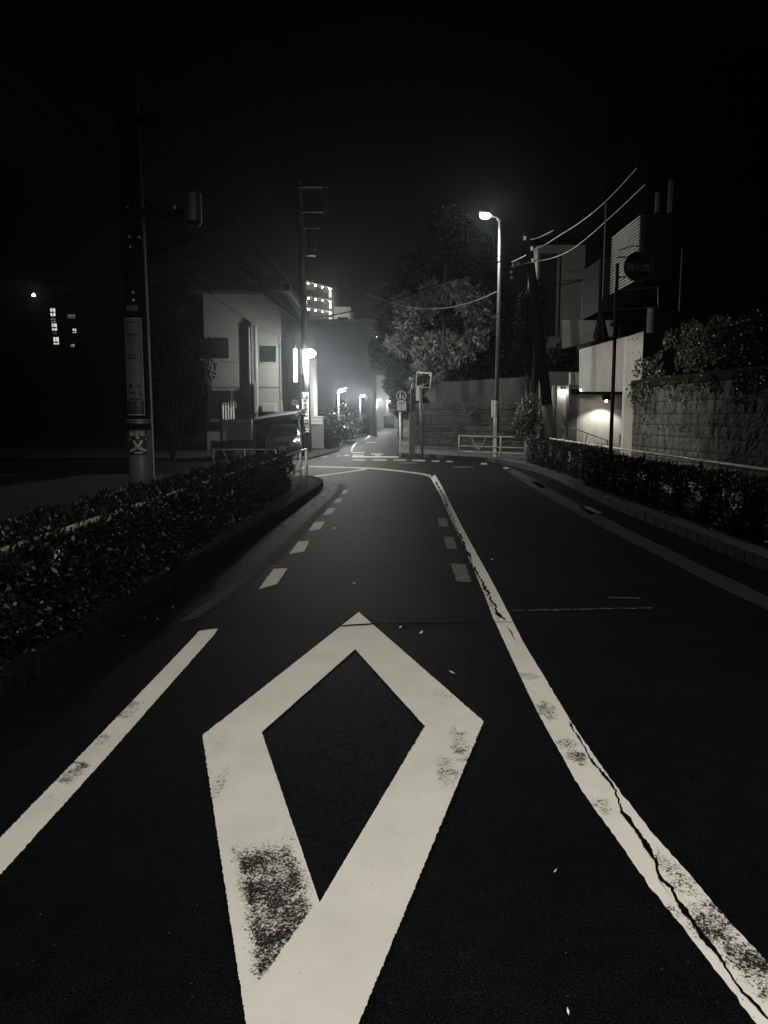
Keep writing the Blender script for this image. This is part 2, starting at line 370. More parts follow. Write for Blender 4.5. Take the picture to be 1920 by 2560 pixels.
# ---------------------------------------------------------------- painted markings (parts of the road)
def E(px, py, rx, ry, st, rot=0.):
    c = g(px, py); return (c.x, c.y, (g(px+rx, py)-c).length*1.3, (g(px, py-ry)-g(px, py+ry)).length/2*1.2, rot, st*.9)
OT, OL, OR = g(897, 1531), g(506, 1840), g(1209, 1805)
def gg(x, y): return g(x, y)
OB = g(690, 3060); IT, IL, IR, IB = g(888, 1624), g(654, 1832), g(1062, 1817), g(799, 2259)
a_, b_ = g(640, 2085), g(700, 2520); d_ = (b_-a_).normalized(); c_ = (a_+b_)/2; n_ = Vector((-d_.y, d_.x, 0)); wleg = abs((IL-OL).dot(Vector((-(OB-OL).normalized().y, (OB-OL).normalized().x, 0))))
p_, q_ = g(799, 2259), g(632, 2500); cn = (q_-p_).normalized(); cn = Vector((-cn.y, cn.x, 0)); cn = cn if cn.dot(g(650, 2250)-p_) > 0 else -cn
lc_ = (OL+(OB-OL).normalized()*((c_-OL).dot((OB-OL).normalized()))); perp = Vector((-(OB-OL).normalized().y, (OB-OL).normalized().x, 0)); perp = perp if perp.dot(IL-OL) > 0 else -perp
c_ = lc_+perp*wleg*.54; dleg = (OB-OL).normalized()
dia_e = [(c_.x, c_.y, wleg*.52, (b_-a_).length/2*1.1, math.atan2(dleg.y, dleg.x)-math.pi/2, .88, ((p_.x, p_.y), (cn.x, cn.y))),
         E(640, 2070, 90, 60, .45), E(575, 2200, 22, 200, .42), E(532, 1900, 26, 110, .55), E(548, 1965, 20, 60, .65), E(515, 1850, 26, 40, .5), E(1150, 1865, 28, 60, .75), E(1120, 1935, 34, 60, .72), E(1105, 1737, 34, 18, .6), E(812, 1634, 30, 18, .52), E(1085, 1870, 70, 80, .33), E(560, 1795, 60, 16, .42), E(900, 2350, 60, 200, .2)]
M_dia = paint_mat('diamond_paint', dia_e, .74, .12)
# bottom outer corner: straight continuation of the visible edges
mb = MB()
for a, b, c, d in ((OL, OT, IL, IT), (OT, OR, IT, IR), (OR, OB, IR, IB), (OL, OB, IL, IB)):
    strip(mb, [a, b], [c, d], 360, .004, .0024)
mb.build('diamond_marking', M_dia, road)['label'] = 'large white diamond outline painted on the asphalt, its lower left side worn through'
# centre line
cl = G((1076, 1194), (1098, 1233), (1121, 1284), (1148, 1343), (1164, 1378), (1188, 1433), (1211, 1488), (1231, 1541), (1265, 1615), (1296, 1682), (1344, 1783), (1392, 1869), (1440, 1955), (1488, 2027), (1545, 2104), (1631, 2229), (1708, 2324), (1775, 2411), (1861, 2521), (1990, 2690), (2180, 2940))
cr = G((1088, 1187), (1106, 1218), (1125, 1257), (1156, 1319), (1188, 1378), (1223, 1441), (1250, 1492), (1281, 1553), (1310, 1610), (1363, 1697), (1425, 1802), (1507, 1922), (1564, 1998), (1631, 2085), (1718, 2181), (1813, 2296), (1871, 2358), (1920, 2411), (2000, 2500), (2140, 2660), (2390, 2900))
ce = [E(1318, 1692, 34, 11, .75), E(1330, 1735, 20, 16, .55), E(1366, 1778, 30, 24, .85), E(1378, 1815, 16, 25, .5), E(1415, 1862, 34, 18, .7), E(1440, 1895, 30, 22, .85), E(1505, 2015, 26, 34, .75),
      E(1670, 2170, 34, 45, .7), E(1715, 2220, 45, 45, .75), E(1780, 2310, 75, 70, .85), E(1820, 2350, 60, 60, .8), E(1860, 2400, 75, 70, .9), E(1905, 2450, 60, 70, .9), E(1700, 2200, 40, 70, .6), E(1690, 2290, 20, 30, .7), E(1218, 1500, 10, 60, .7), E(1190, 1450, 8, 60, .6), E(1280, 1640, 30, 6, .4)]
mb = MB(); strip(mb, cl, cr, 700, .004, .0022)
mb.build('centre_line', paint_mat('centre_line_paint', ce, .74, .05), road)['label'] = 'long white line curving right of the diamond, split lengthways by a crack'
crk = G((1089, 1204), (1100, 1226), (1112, 1246), (1118, 1270), (1131, 1296), (1139, 1320), (1152, 1344), (1160, 1366), (1171, 1390), (1180, 1412), (1190, 1432), (1205, 1456), (1216, 1478), (1226, 1500), (1240, 1524), (1258, 1552))
crk2 = G((1424, 1806), (1432, 1826), (1448, 1848), (1462, 1872), (1480, 1905), (1504, 1932), (1524, 1958), (1537, 1975), (1546, 2003), (1556, 2032), (1580, 2065), (1600, 2090), (1616, 2115), (1625, 2135), (1642, 2160), (1650, 2200), (1680, 2225), (1700, 2265), (1726, 2300), (1752, 2340), (1790, 2385), (1822, 2432), (1850, 2475), (1880, 2510), (1915, 2545), (1980, 2610))
def crack(mb, line, w, jit, step, z=.008):
    pts = resample(line, step); A = []; B = []; wcur = w; tgt = w
    for i, p in enumerate(pts):
        if i % 5 == 0: tgt = w*random.choice((.35, .6, .8, 1.2, 1.8, 2.6))
        wcur = wcur*.6+tgt*.4*random.uniform(.6, 1.4)
        t = (pts[min(i+1, len(pts)-1)]-pts[max(i-1, 0)]).normalized(); n = Vector((-t.y, t.x, 0)); ww = wcur*min(1, i/4, (len(pts)-1-i)/4+.1)
        p2 = p+n*random.uniform(-jit, jit); A.append(p2-n*ww*.5); B.append(p2+n*ww*.5)
    vs = []
    for a, b in zip(A, B): vs += [(a.x, a.y, z), (b.x, b.y, z)]
    mb.add(vs, [(2*i, 2*i+1, 2*i+3, 2*i+2) for i in range(len(A)-1)])
mb = MB(); crack(mb, crk, .022, .016, .05); crack(mb, crk2, .009, .004, .014)
crack(mb, G((1262, 1560), (1278, 1580), (1285, 1598), (1302, 1612)), .005, .01, .03); crack(mb, G((1640, 2110), (1645, 2150), (1640, 2180), (1665, 2230), (1690, 2262)), .0025, .006, .03)
mb.build('crack', M_dark, road)['label'] = 'jagged dark crack running down the long white line'
mb = MB(); sy = [(0, 1592), (300, 1580), (560, 1573), (850, 1567), (930, 1562), (1100, 1560), (1270, 1557), (1500, 1552), (1920, 1548)]
crack(mb, G(*sy), .018, .006, .05); mb.build('crack', M_dark, road)['label'] = 'straight dark seam crossing the road at the tip of the diamond'
# left edge line
el = G((496, 1579), (491, 1587), (194, 1897), (0, 2097), (-300, 2410), (-700, 2840)); er = G((546, 1571), (536, 1587), (264, 1897), (0, 2190), (-270, 2490), (-660, 2920))
ee = [E(332, 1765, 26, 16, .75), E(315, 1785, 26, 18, .75), E(250, 1855, 26, 22, .7), E(225, 1885, 28, 16, .55), E(185, 1935, 32, 26, .9), E(140, 1985, 26, 22, .55)]
mb = MB(); strip(mb, el, er, 420, .004, .0018); mb.build('edge_line', paint_mat('edge_line_paint', ee, .70), road)['label'] = 'solid white edge line left of the diamond'
mb = MB(); crack(mb, G((150, 1922), (170, 1913), (190, 1908), (208, 1910)), .03, .004, .02); mb.build('crack', M_dark, road)['label'] = 'dark notch bitten out of the left edge line'
# dashes
Z3 = lambda *q: [g(600+x*.3918, 1100+y*.3918) for x, y in q]
def patch(quad, m, n=14, jit=.006, z=.004):
    mb = MB(); a, b, c, d = quad; strip(mb, [a, d], [b, c], n, z, jit); return mb.build('dash_marking', m, road)
P_dash = paint_mat('worn_dash_paint', [], .55, .38, 45); P_faint = paint_mat('faint_dash_paint', [], .14, .62, 45); P_far = paint_mat('far_line_paint', [], .22, .3)
for k, q in enumerate(([(645, 345), (675, 345), (690, 318), (662, 320)], [(593, 404), (640, 399), (655, 371), (622, 373)], [(526, 480), (582, 474), (609, 434), (560, 438)],
          [(437, 584), (512, 570), (541, 521), (475, 526)], [(312, 730), (410, 712), (444, 643), (373, 650)], [(117, 955), (235, 922), (305, 820), (213, 825)])):
    patch(Z3(*q), P_dash, 24)
for q in ([(1270, 552), (1332, 555), (1318, 500), (1262, 500)], [(1322, 693), (1387, 700), (1363, 622), (1297, 618)], [(1385, 905), (1478, 910), (1437, 795), (1345, 788)]):
    patch(Z3(*q), P_faint, 24)['label'] = 'almost worn away dash beside the cracked line'
Z4 = lambda *q: [g(1180+x*.446, 1060+y*.446) for x, y in q]
for q in ([(200, 262), (225, 256), (195, 240), (170, 243)], [(385, 360), (420, 355), (355, 322), (333, 325)], [(660, 508), (735, 500), (650, 462), (600, 466)]): patch(Z4(*q), P_far, 10)
for x0, y0, x1, y1 in ((715, 125, 800, 130), (845, 124, 935, 130), (978, 125, 1060, 131), (1098, 127, 1180, 134), (1220, 132, 1270, 138), (1315, 134, 1355, 140), (1535, 147, 1575, 156)):
    patch(Z3((x0, y1+.5), (x1, y1+2.5), (x1+2, y0+.5), (x0+4, y0-1)), P_far, 8)
mb = MB(); strip(mb, Z3((442, 234), (600, 214), (800, 184)), Z3((442, 241), (600, 220), (810, 190)), 40, .004, .01)
strip(mb, Z3((442, 167), (640, 172), (850, 178), (1000, 192), (1130, 208), (1215, 222), (1228, 240)), Z3((442, 173), (640, 178), (850, 186), (1000, 201), (1130, 217), (1200, 232), (1215, 243)), 120, .0045, .012)
strip(mb, Z3((715, 105), (1010, 106)), Z3((715, 110), (1010, 112)), 20, .004, .01)
mb.build('junction_line', paint_mat('junction_paint', [], .42, .25), road)['label'] = 'thin white lines fanning across the junction'
S3 = lambda *q: [g(700+x*.2441, 640+y*.2441) for x, y in q]
mb = MB(); strip(mb, S3((722, 2005), (735, 1960), (760, 1925), (800, 1905)), S3((738, 2005), (750, 1962), (772, 1930), (806, 1911)), 14, .004, .01)
strip(mb, S3((862, 1880), (905, 1845), (940, 1826), (1000, 1808)), S3((880, 1882), (915, 1851), (950, 1832), (1002, 1812)), 14, .004, .01)
for q in ([(735, 2010), (872, 2010), (872, 2017), (735, 2017)], [(745, 2035), (862, 2037), (862, 2045), (745, 2045)], [(935, 2025), (1050, 2025), (1050, 2034), (935, 2034)], [(975, 2042), (1020, 2040), (1024, 2050), (975, 2052)], [(875, 1908), (985, 1908), (985, 1914), (875, 1914)],
          [(650, 2040), (700, 2036), (710, 2044), (660, 2048)], [(580, 2048), (615, 2046), (615, 2053), (580, 2053)], [(430, 2058), (490, 2054), (490, 2060), (430, 2064)]):
    a, b, c, d = S3(*q); strip(mb, [a, d], [b, c], 6, .004, .01)
mb.build('lane_marking', P_far, road)['label'] = 'broken white markings on the narrow far street'
mb = MB(); P = Z4((200, 1046), (480, 1041), (800, 1034), (1010, 1031)); P2 = Z4((200, 1049), (480, 1045), (800, 1038), (1010, 1034)); strip(mb, P, P2, 60, .004, .008)
strip(mb, Z4((765, 973), (945, 976)), Z4((765, 977), (945, 980)), 30, .004, .006); strip(mb, G((658, 1416), (690, 1415)), G((658, 1418), (690, 1417)), 8, .004, .002)
mb.build('scratch_line', P_faint, road)['label'] = 'thin pale scratch lines across the dark asphalt'
for px, py in ((1020, 1158), (1158, 1168)):
    c = g(px, py); mb = MB().tube([(c.x, c.y, .001), (c.x, c.y, .007)], .36, 28)
    mb.build('manhole_cover', M_darkmetal, road)
# petals on the asphalt
for i, (px, py, r_) in enumerate(((1001, 1569, .018), (1053, 1582, .026), (1130, 1682, .026), (835, 1321, .03), (1224, 1320, .03), (885, 1459, .02), (1230, 1399, .025), (1420, 2532, .008), (1388, 2180, .007))):
    c = g(px, py, .006); a = random.uniform(0, 3); mb = MB(); d = Vector((math.cos(a), math.sin(a), 0)); e = Vector((-d.y, d.x, 0))
    mb.add([c-d*r_, c+e*r_*.45+Vector((0, 0, .006)), c+d*r_+Vector((0, 0, .012)), c-e*r_*.45+Vector((0, 0, .004))], [(0, 1, 2, 3)])
    o = mb.build('petal', M_white, None, c)
    tag(o, ['small white petal just right of the diamond tip', 'white petal second right of the diamond tip', 'white petal beside the diamond upper right side', 'white petal on the grey road near the left dashes', 'white petal on the asphalt right of the long white line near junction',
            'tiny white petal between the two rows of dashes', 'small pale petal right of the cracked line', 'tiny white petal at the lower right on bare asphalt', 'tiny white speck petal left of the crack at lower right'][i], 'petal', 'petals fallen on the road')
# ================================================================ LAMPS
def point(name, loc, W, col=WARM, r=.12):
    l = bpy.data.lights.new(name, 'POINT'); l.energy = W; l.color = col; l.shadow_soft_size = r
    o = bpy.data.objects.new(name, l); C.objects.link(o); o.location = loc; return o
def slight(parent, loc, W, aim, size, blend=.8, col=WARM, r=.12):
    l = bpy.data.lights.new('lamp_light', 'SPOT'); l.energy = W; l.color = col; l.shadow_soft_size = r; l.spot_size = R(size); l.spot_blend = blend
    o = bpy.data.objects.new('lamp_light', l); C.objects.link(o); o.parent = parent; o.location = Vector(loc)-ORG[parent.name]
    o.rotation_euler = (Vector(aim)-Vector(loc)).to_track_quat('-Z', 'Y').to_euler(); return o
def plight(parent, loc, W, col=WARM, r=.12):
    o = point('lamp_light', (0, 0, 0), W, col, r); o.parent = parent; o.location = Vector(loc)-ORG[parent.name]; return o
def street_lamp(base, h, arm, W, label, r=.055, group=None, cols=WARM, bulb=.09, aim=None, size=140, blend=.8, fill=.1, pm=None):
    base = Vector(base); t = empty('street_lamp', base, label, 'street lamp', group)
    MB().tube([base, base+Vector((0, 0, h*.3)), base+Vector((0, 0, h))], [r, r*.95, r*.6], 14).build('pole', pm or M_metal, t, smooth=True)
    top = base+Vector((0, 0, h)); a = Vector(arm); hd = top+a
    MB().tube([top-Vector((0, 0, .15)), top+a*.3+Vector((0, 0, .03)), hd], .025, 8).build('arm', M_metal, t)
    d = a.normalized() if a.length > .01 else Vector((0, -1, 0)); s = d.cross(Vector((0, 0, 1)))
    MB().obox(hd+d*.12+Vector((0, 0, .07)), d, s, (0, 0, 1), .28, .11, .035).build('lamp_head', M_metal, t, bevel=.02)
    MB().sphere(hd+d*.14-Vector((0, 0, .02)), bulb, 8, .55).build('bulb', M_bulb, t, smooth=True)
    lc = hd+d*.14-Vector((0, 0, .16)); slight(t, lc, W, aim or (lc-Vector((0, 0, 5))), size, blend, cols, .1)
    if fill: plight(t, lc, W*fill, cols, .1)
    return t
LTY = 30.9; tl = at(1250, 547, LTY); lh = at(1222, 540, LTY)
LT = street_lamp((tl.x, LTY, .13), tl.z-.13, (lh.x-tl.x, 0, .1), LAMP_TALL, 'tall slim street lamp behind the right guardrail, its head glowing above the tree', .085, cols=(.95, .98, .95), bulb=.2, size=128, fill=.10, pm=mat('dark_lamp_pole', (.035, .035, .034), .5, bump=.05, spec=.2))
ot = MB().obox(Vector((tl.x, LTY+.12, 1.4)), (1, 0, 0), (0, 1, 0), (0, 0, 1), .12, .06, .35).build('junction_box', M_darkmetal, LT)
# lamp behind the viewer that lights the foreground
street_lamp((4.9, -4.2, .13), 7.2, (-1.5, .2, .1), LAMP_NEAR, 'street lamp behind the viewer lighting the diamond', .08, aim=(.4, 4.4, 0), size=66, blend=.85, fill=.02)
street_lamp((-9.2, 12.5, .12), 7.6, (1.2, .6, .1), 5200, 'added unseen street lamp beyond the left edge of the view lighting the stone wall and corner signs', .08, aim=(5.6, 26, 1.2), size=62, blend=.7, fill=0)  # lamp added out of view to brighten the wall, pier and signs
# ---------------------------------------------------------------- utility pole with lamp and signs (centre)
UB = g(771, 1129, .05); UY = UB.y; UT = at(748, 451, UY)
up = empty('utility_pole', UB, 'tall concrete utility pole carrying the bright lamp above the parking sign', 'utility pole')
def uax(z): return UB.lerp(UT, (z-UB.z)/(UT.z-UB.z))
MB().tube([UB, uax(5), UT], [.165, .15, .1], 18).build('pole', M_pole, up, smooth=True)
for (y, x0, x1) in ((466, 740, 818), (528, 742, 806), (569, 744, 800)):
    a, b = at(x0, y, UY-.2), at(x1, y, UY-.2); MB().obox((a+b)/2, (1, 0, 0), (0, 1, 0), (0, 0, 1), (b-a).length/2, .05, .045).build('crossarm', M_darkmetal, up)
a, b = at(808, 462, UY-.2), at(812, 540, UY-.2); MB().tube([a, at(816, 500, UY-.2), b], [.05, .14, .05], 10).build('insulator', M_darkmetal, up)
a = at(778, 640, UY-.25); MB().tube([a, a+Vector((0, 0, 1.1))], .22, 14).build('transformer', M_darkmetal, up)
for zz in (2.2, 4.1, 6.5): c = uax(zz); MB().tube([c-Vector((0, 0, .04)), c+Vector((0, 0, .04))], .17, 16).build('band', M_metal, up)
hd = at(776, 884, UY-.5)
MB().tube([uax(hd.z+.1), hd+Vector((0, .1, .12))], .03, 8).build('lamp_arm', M_metal, up)
MB().obox(hd+Vector((0, 0, .2)), (1, 0, 0), (0, 1, 0), (0, 0, 1), .12, .2, .03).build('lamp_head', M_metal, up, bevel=.02)
MB().sphere(hd+Vector((0.02, -.05, .0)), .21, 12, .85).build('bulb', M_bulb, up, smooth=True)
slight(up, hd+Vector((0, -.1, -.16)), LAMP_POLE*.75, hd+Vector((.5, -1.5, -5)), 150, .8, (.97, .98, .93), .1); plight(up, hd+Vector((0, -.1, -.16)), LAMP_POLE*1.0, (.97, .98, .93), .1)
# ---- wrapped parking board and school-route board on that pole
def boardbox(x0, y0, x1, y1, Y): a, b = at(x0, y0, Y), at(x1, y1, Y); return a.x, b.x, b.z, a.z
x0, x1, z0, z1 = boardbox(755, 981, 772, 1063, UY-.2); bt = empty('parking_sign', ((x0+x1)/2, UY-.2, z0), 'tall white parking board with P and arrow strapped to the centre pole', 'parking sign')
xm = (x0+x1)/2; w = x1-x0; H = z1-z0; yf = UY-.22
MB().box(x0, x1, yf, yf+.04, z0, z1).build('board', M_sign_w, bt, bevel=.01)
for bb in ((x0+.015, x1-.015, z1-.29, z1-.02), (xm-w*.36, xm+w*.36, z0+H*.26, z0+H*.42), (x0+.02, x1-.02, z0+.03, z0+H*.17)): MB().box(bb[0], bb[1], yf-.004, yf, bb[2], bb[3]).build('panel', M_sign_dk, bt)
for tx in (('P', .3, (xm, yf-.006, z1-.155), .03), ('→', .26, (xm, yf-.006, z0+H*.34), .02), ('24', .14, (xm, yf-.006, z0+H*.1), .01)): text(MB(), *tx).build('lettering', M_sign_w, bt)
for i, ch in enumerate('時間貸'): text(MB(), ch, .2, (xm, yf-.006, z1-.40-i*.2), .02).build('lettering', M_sign_dk, bt)
mb = MB(); mb.box(xm-.12, xm+.12, yf-.003, yf, z0+H*.47, z0+H*.5); mb.build('small_print', M_sign_dk, bt)
def school_sign(x0, x1, z0, z1, yf, label, lab2=None):
    t = empty('school_route_sign', ((x0+x1)/2, yf, z0), label, 'school route sign', 'school route boards on utility poles'); xm = (x0+x1)/2; w = x1-x0; H = z1-z0
    MB().box(x0, x1, yf, yf+.03, z0, z1).build('board', M_sign_dk, t, bevel=.01)
    mb = MB(); text(mb, '文', w*.85, (xm, yf-.004, z0+H*.42), .035); text(mb, '通学路', w*.27, (xm, yf-.004, z1-H*.12), .01); mb.build('lettering', M_sign_w, t); return t
x0, x1, z0, z1 = boardbox(761, 1064, 776, 1085, UY-.2); school_sign(x0, x1, z0, z1, UY-.22, 'small dark school route board under the parking sign on the centre pole')
# vertical white banner plates beside the lamp
for i, (xa, ya, xb, yb, lab) in enumerate(((733, 872, 744, 955, 'long white sign plate hanging left of the bright lamp, nearer the wall'), (751, 871, 759, 937, 'narrow white sign plate hanging right beside the centre pole under the lamp'))):
    x0, x1, z0, z1 = boardbox(xa, ya, xb, yb, UY+.3); t = empty('hanging_sign', ((x0+x1)/2, UY+.3, z0), lab, 'sign', 'white plates hung near the lamp')
    MB().box(x0, x1, UY+.3, UY+.36, z0, z1).build('plate', M_sign_w, t, bevel=.02)
    MB().tube([Vector(((x0+x1)/2, UY+.33, z1)), Vector(((x0+x1)/2, UY+.33, z1+.15))], .02).build('bracket', M_metal, t)
# ================================================================ LEFT UTILITY POLE (near)
PX, PY = at(354, 1200, 12).x, 12.0; PR = .175
lp = empty('utility_pole', (PX, PY, .12), 'thick dark utility pole behind the left hedge with advertising board wrapped round it', 'utility pole')
MB().tube([(PX, PY, 0), (PX, PY, 3), (PX, PY, 12.5)], [PR, PR*.96, PR*.7], 28).build('pole', mat('old_pole', (.005, .005, .0053), .9, var=.3, scale=3, bump=.1, spec=.05), lp, smooth=True)
zs = at(354, 1066, PY).z
zt = at(354, 1075, PY).z; MB().tube([(PX, PY, .1), (PX, PY, zt)], PR+.012, 28).build('sheath', mat('pole_sheath', (.07, .072, .075), .5, var=.35, scale=5, bump=.1), lp, smooth=True)
for yy in (1050, 1056): c = at(354, yy, PY); MB().tube([(PX, PY, c.z-.012), (PX, PY, c.z+.012)], PR+.02, 28).build('band', M_metal, lp)
MB().tube([(PX+PR+.03, PY-.02, .4), (PX+PR+.028, PY-.02, 3), (PX+PR, PY-.02, 6.4)], .018, 8).build('conduit', M_metal, lp)
a0 = .17
def zpx(y): return at(340, y, PY-.18).z
ad = empty('advertising_board', (PX, PY-PR-.02, zpx(1038)), 'long pale advertising board with arrow wrapped round the left pole', 'advertising board')
Rb = PR+.022
def wr(mat_, name, rects, par, dz=.0): 
    mb = MB()
    for (xa, xb, ya, yb) in rects: v, f = wrect(xa, xb, 0, zpx(ya)-zpx(yb)); wrap(mb, v, f, PX, PY, Rb+dz, a0-.1, zpx(yb))
    return mb.build(name, mat_, par)
M_ad = mat('ad_board_grey', (.075, .08, .083), .6, bump=0, var=.15)
M_frame = mat('ad_frame', (.3, .31, .31), .5, bump=0, var=.1)
wr(M_frame, 'frame', [(-.135, .135, 795, 1038)], ad); wr(M_ad, 'face', [(-.128, .128, 797, 1003)], ad, .003)
wr(M_sign_dk, 'face', [(-.128, .128, 1003, 1036)], ad, .003)
mb = MB()
def wt(s, size, x, y, bold=0., dz=.006): v, f = textgeo(s, size, bold); wrap(mb, [(a+x, b, c) for a, b, c in v], f, PX, PY, Rb+dz, a0-.1, zpx(y))
wt('7', .11, 0, 863, .02); wt('→', .14, .055, 985, .03)
for (xa, xb, ya, yb) in ((-.1, .1, 804, 807), (-.09, .1, 834, 839), (-.1, .08, 843, 845), (-.09, .07, 849, 851), (-.09, .09, 886, 890), (-.09, .04, 893, 897), (-.07, .07, 932, 934), (-.09, -.035, 960, 970), (.025, .09, 960, 970), (-.1, .0, 980, 986), (-.1, .1, 995, 1000)):
    v, f = wrect(xa, xb, 0, zpx(ya)-zpx(yb), .002, 6); wrap(mb, v, f, PX, PY, Rb+.005, a0-.1, zpx(yb))
mb.build('lettering', M_sign_dk, ad)
mb = MB(); wt('広 尾', .075, 0, 1013, .005); wt('5-1', .075, 0, 1027, .005); mb.build('lettering', M_ad, ad)
ss = empty('school_route_sign', (PX, PY-PR-.02, zpx(1137)), 'dark school route board low on the thick left pole', 'school route sign', 'school route boards on utility poles')
wr(M_sign_dk, 'board', [(-.145, .145, 1073, 1137)], ss)
mb = MB(); wt('文', .26, .01, 1112, .03); mb.build('lettering', M_frame, ss); mb = MB(); wt('通学路', .085, 0, 1085, .008); mb.build('lettering', M_frame, ss); mb = MB(); v, f = wrect(-.04, .08, 0, .018, .002, 6); wrap(mb, v, f, PX, PY, Rb+.006, a0-.1, zpx(1133)); mb.build('lettering', M_frame, ss)
np_ = empty('number_plate', (PX, PY-PR-.02, zpx(777)), 'small pale number plate above the advertising board on the left pole', 'number plate')
wr(M_ad, 'plate', [(-.09, .09, 763, 777)], np_); mb = MB(); wt('1', .08, 0, 770, .01); mb.build('lettering', M_sign_dk, np_)
for (px, py) in ((319, 518), (324, 592), (326, 617), (348, 593), (333, 731), (334, 750)):   # step bolts catching the light
    c = at(px, py, PY-PR-.01); MB().tube([c+Vector((0, .06, 0)), c, c+Vector((0, -.015, 0))], [.011, .011, .018], 8).build('step_bolt', M_white, lp)
zc = at(320, 4, PY-.2).z
for (py, xa, xb) in ((8, 262, 520), (300, 290, 400), (533, 295, 470)):
    a, b = at(xa, py, PY-.22), at(xb, py, PY-.22); MB().obox((a+b)/2, (1, 0, 0), (0, 1, 0), (0, 0, 1), (b-a).length/2, .045, .045).build('crossarm', M_wire, lp)
tb = at(483, 555, PY-.25); MB().tube([tb, tb+Vector((0, 0, .4))], .13, 24).build('transformer', M_metal, lp, smooth=False)
MB().tube([tb+Vector((0, 0, -.06)), tb], [.09, .12], 20).build('transformer_base', M_darkmetal, lp)
x0, x1, z0, z1 = boardbox(398, 508, 436, 536, PY-.25); MB().box(x0, x1, PY-.3, PY-.1, z0, z1).build('switch_box', M_darkmetal, lp, bevel=.02)
c = at(416, 560, PY-.2); MB().tube([c+Vector((.13*math.cos(k*.45), 0, .11*math.sin(k*.45))) for k in range(15)], .012, 6).build('cable_loop', M_wire, lp)
# ================================================================ WIRES
def sagwire(pts, r, label, m=M_wire, name='overhead_wire', grp='overhead wires'):
    P = smoothline([at(*p) for p in pts], 3)
    o = MB().tube(P, r, 6).build(name, m, None, P[0]); return tag(o, label, 'wire', grp)
sagwire([(370, 29, 11.8), (521, 359, 15), (590, 515, 18), (666, 642, 25), (756, 739, 36.5)], .012, 'dark wire from top of left pole down to the centre pole')
sagwire([(448, 29, 11.8), (521, 174, 14), (619, 388, 20), (700, 520, 28), (748, 566, 36.5)], .010, 'thin dark wire second from left pole top to centre pole')
sagwire([(505, 12, 11.8), (527, 52, 13), (642, 318, 20), (744, 528, 36.5)], .010, 'thin dark wire third from left pole top to centre pole')
sagwire([(540, -20, 11.8), (555, 12, 12.5), (677, 318, 22), (742, 466, 36.5)], .010, 'thin dark wire fourth from left pole top to centre pole')
for i, (xt, xb) in enumerate(((660, 796), (671, 800), (682, 806))):
    sagwire([(xt-12, -60, 9), (xt, 0, 10), (xt+62, 235, 18), (xb, 463, 36.3)], .009, ['leftmost', 'middle', 'rightmost'][i]+' of the three parallel high wires dropping to the centre crossarm')
sagwire([(-40, -40, 8), (58, 12, 8.5), (170, 128, 10), (283, 249, 11.8)], .022, 'thick cable entering top left corner to left pole')
sagwire([(120, -30, 9), (139, 0, 9), (278, 174, 11.8)], .012, 'thin wire above the thick cable left of the left pole')
sagwire([(-40, 80, 8), (0, 116, 8.3), (150, 260, 10), (286, 399, 11.8)], .022, 'twisted thick cable lower left of the left pole')
sagwire([(-40, 185, 8), (0, 208, 8.3), (170, 330, 10), (292, 434, 11.8)], .012, 'lowest thin wire left of the left pole')
sagwire([(341, 249, 12), (410, 330, 14), (480, 417, 17), (536, 480, 20), (584, 550, 24), (690, 690, 31), (760, 790, 36.6)], .014, 'dark cable from mid left pole past the transformer to centre pole')
sagwire([(370, 347, 12), (430, 420, 14), (486, 480, 17), (530, 560, 22), (640, 690, 30), (758, 800, 36.6)], .012, 'second dark cable passing behind the transformer drum')
M_twist = mat('twisted_cable', (.002, .002, .002), .9, 0, var=.9, scale=60, bump=.4, spec=.0)
sagwire([(352, 496, 12), (400, 530, 14), (479, 578, 18), (584, 660, 24), (655, 728, 29), (688, 754, 31), (735, 790, 34), (764, 822, 36.6)], .03, 'bundled rough cable running down to the bright lamp', M_twist)
sagwire([(352, 585, 12), (420, 640, 14), (500, 712, 18), (560, 762, 22), (608, 791, 26), (632, 816, 28), (680, 833, 32), (738, 848, 36.6)], .007, 'pale service wire along the house wall below the bundle', M_twist)
sagwire([(352, 644, 12), (400, 630, 12.6), (464, 604, 14), (540, 568, 16), (599, 535, 17)], .02, 'slanting dark stay wire rising right from the left pole')
sagwire([(763, 797, 36.6), (827, 789, 35), (900, 774, 33), (964, 757, 31), (1060, 722, 30), (1153, 691, 28.5), (1231, 662, 27.5), (1318, 625, 27)], .025, 'thick dark cable sagging from centre pole across the sky to the right pole')
sagwire([(840, 728, 36), (1000, 700, 33), (1180, 650, 29), (1277, 637, 28), (1318, 605, 27)], .009, 'thin dark wire above the sagging cable left of the leaning pole')
sagwire([(1248, 725, 32.6), (1237, 731, 32.8), (1201, 748, 33.5), (1147, 765, 34), (1096, 772, 34.5), (1033, 771, 35.5), (990, 760, 37), (915, 736, 44)], .011, 'pale drooping wire from the tall lamp pole across the broad leaved tree', mat('grey_cable', (.3, .3, .29), .5, bump=0))
M_wb = mat('pale_cable', (.45, .44, .41), .4, bump=0, var=.15, spec=.5)
sagwire([(1332, 624, 27), (1360, 614, 25), (1393, 592, 23.5), (1449, 558, 22), (1509, 510, 20.5), (1550, 467, 20), (1592, 420, 19.1)], .011, 'upper bright cable curving from the leaning pole up to the right', M_wb)
sagwire([(1332, 654, 27), (1375, 648, 25), (1423, 629, 23.5), (1472, 592, 22), (1517, 551, 20.8), (1562, 510, 20), (1612, 462, 18.95)], .011, 'lower bright cable curving from the leaning pole up to the right', M_wb)
sagwire([(1312, 599, 27), (1330, 599, 26.6), (1352, 592, 26), (1383, 576, 25)], .014, 'short bright cable at the top of the leaning pole', M_wb)
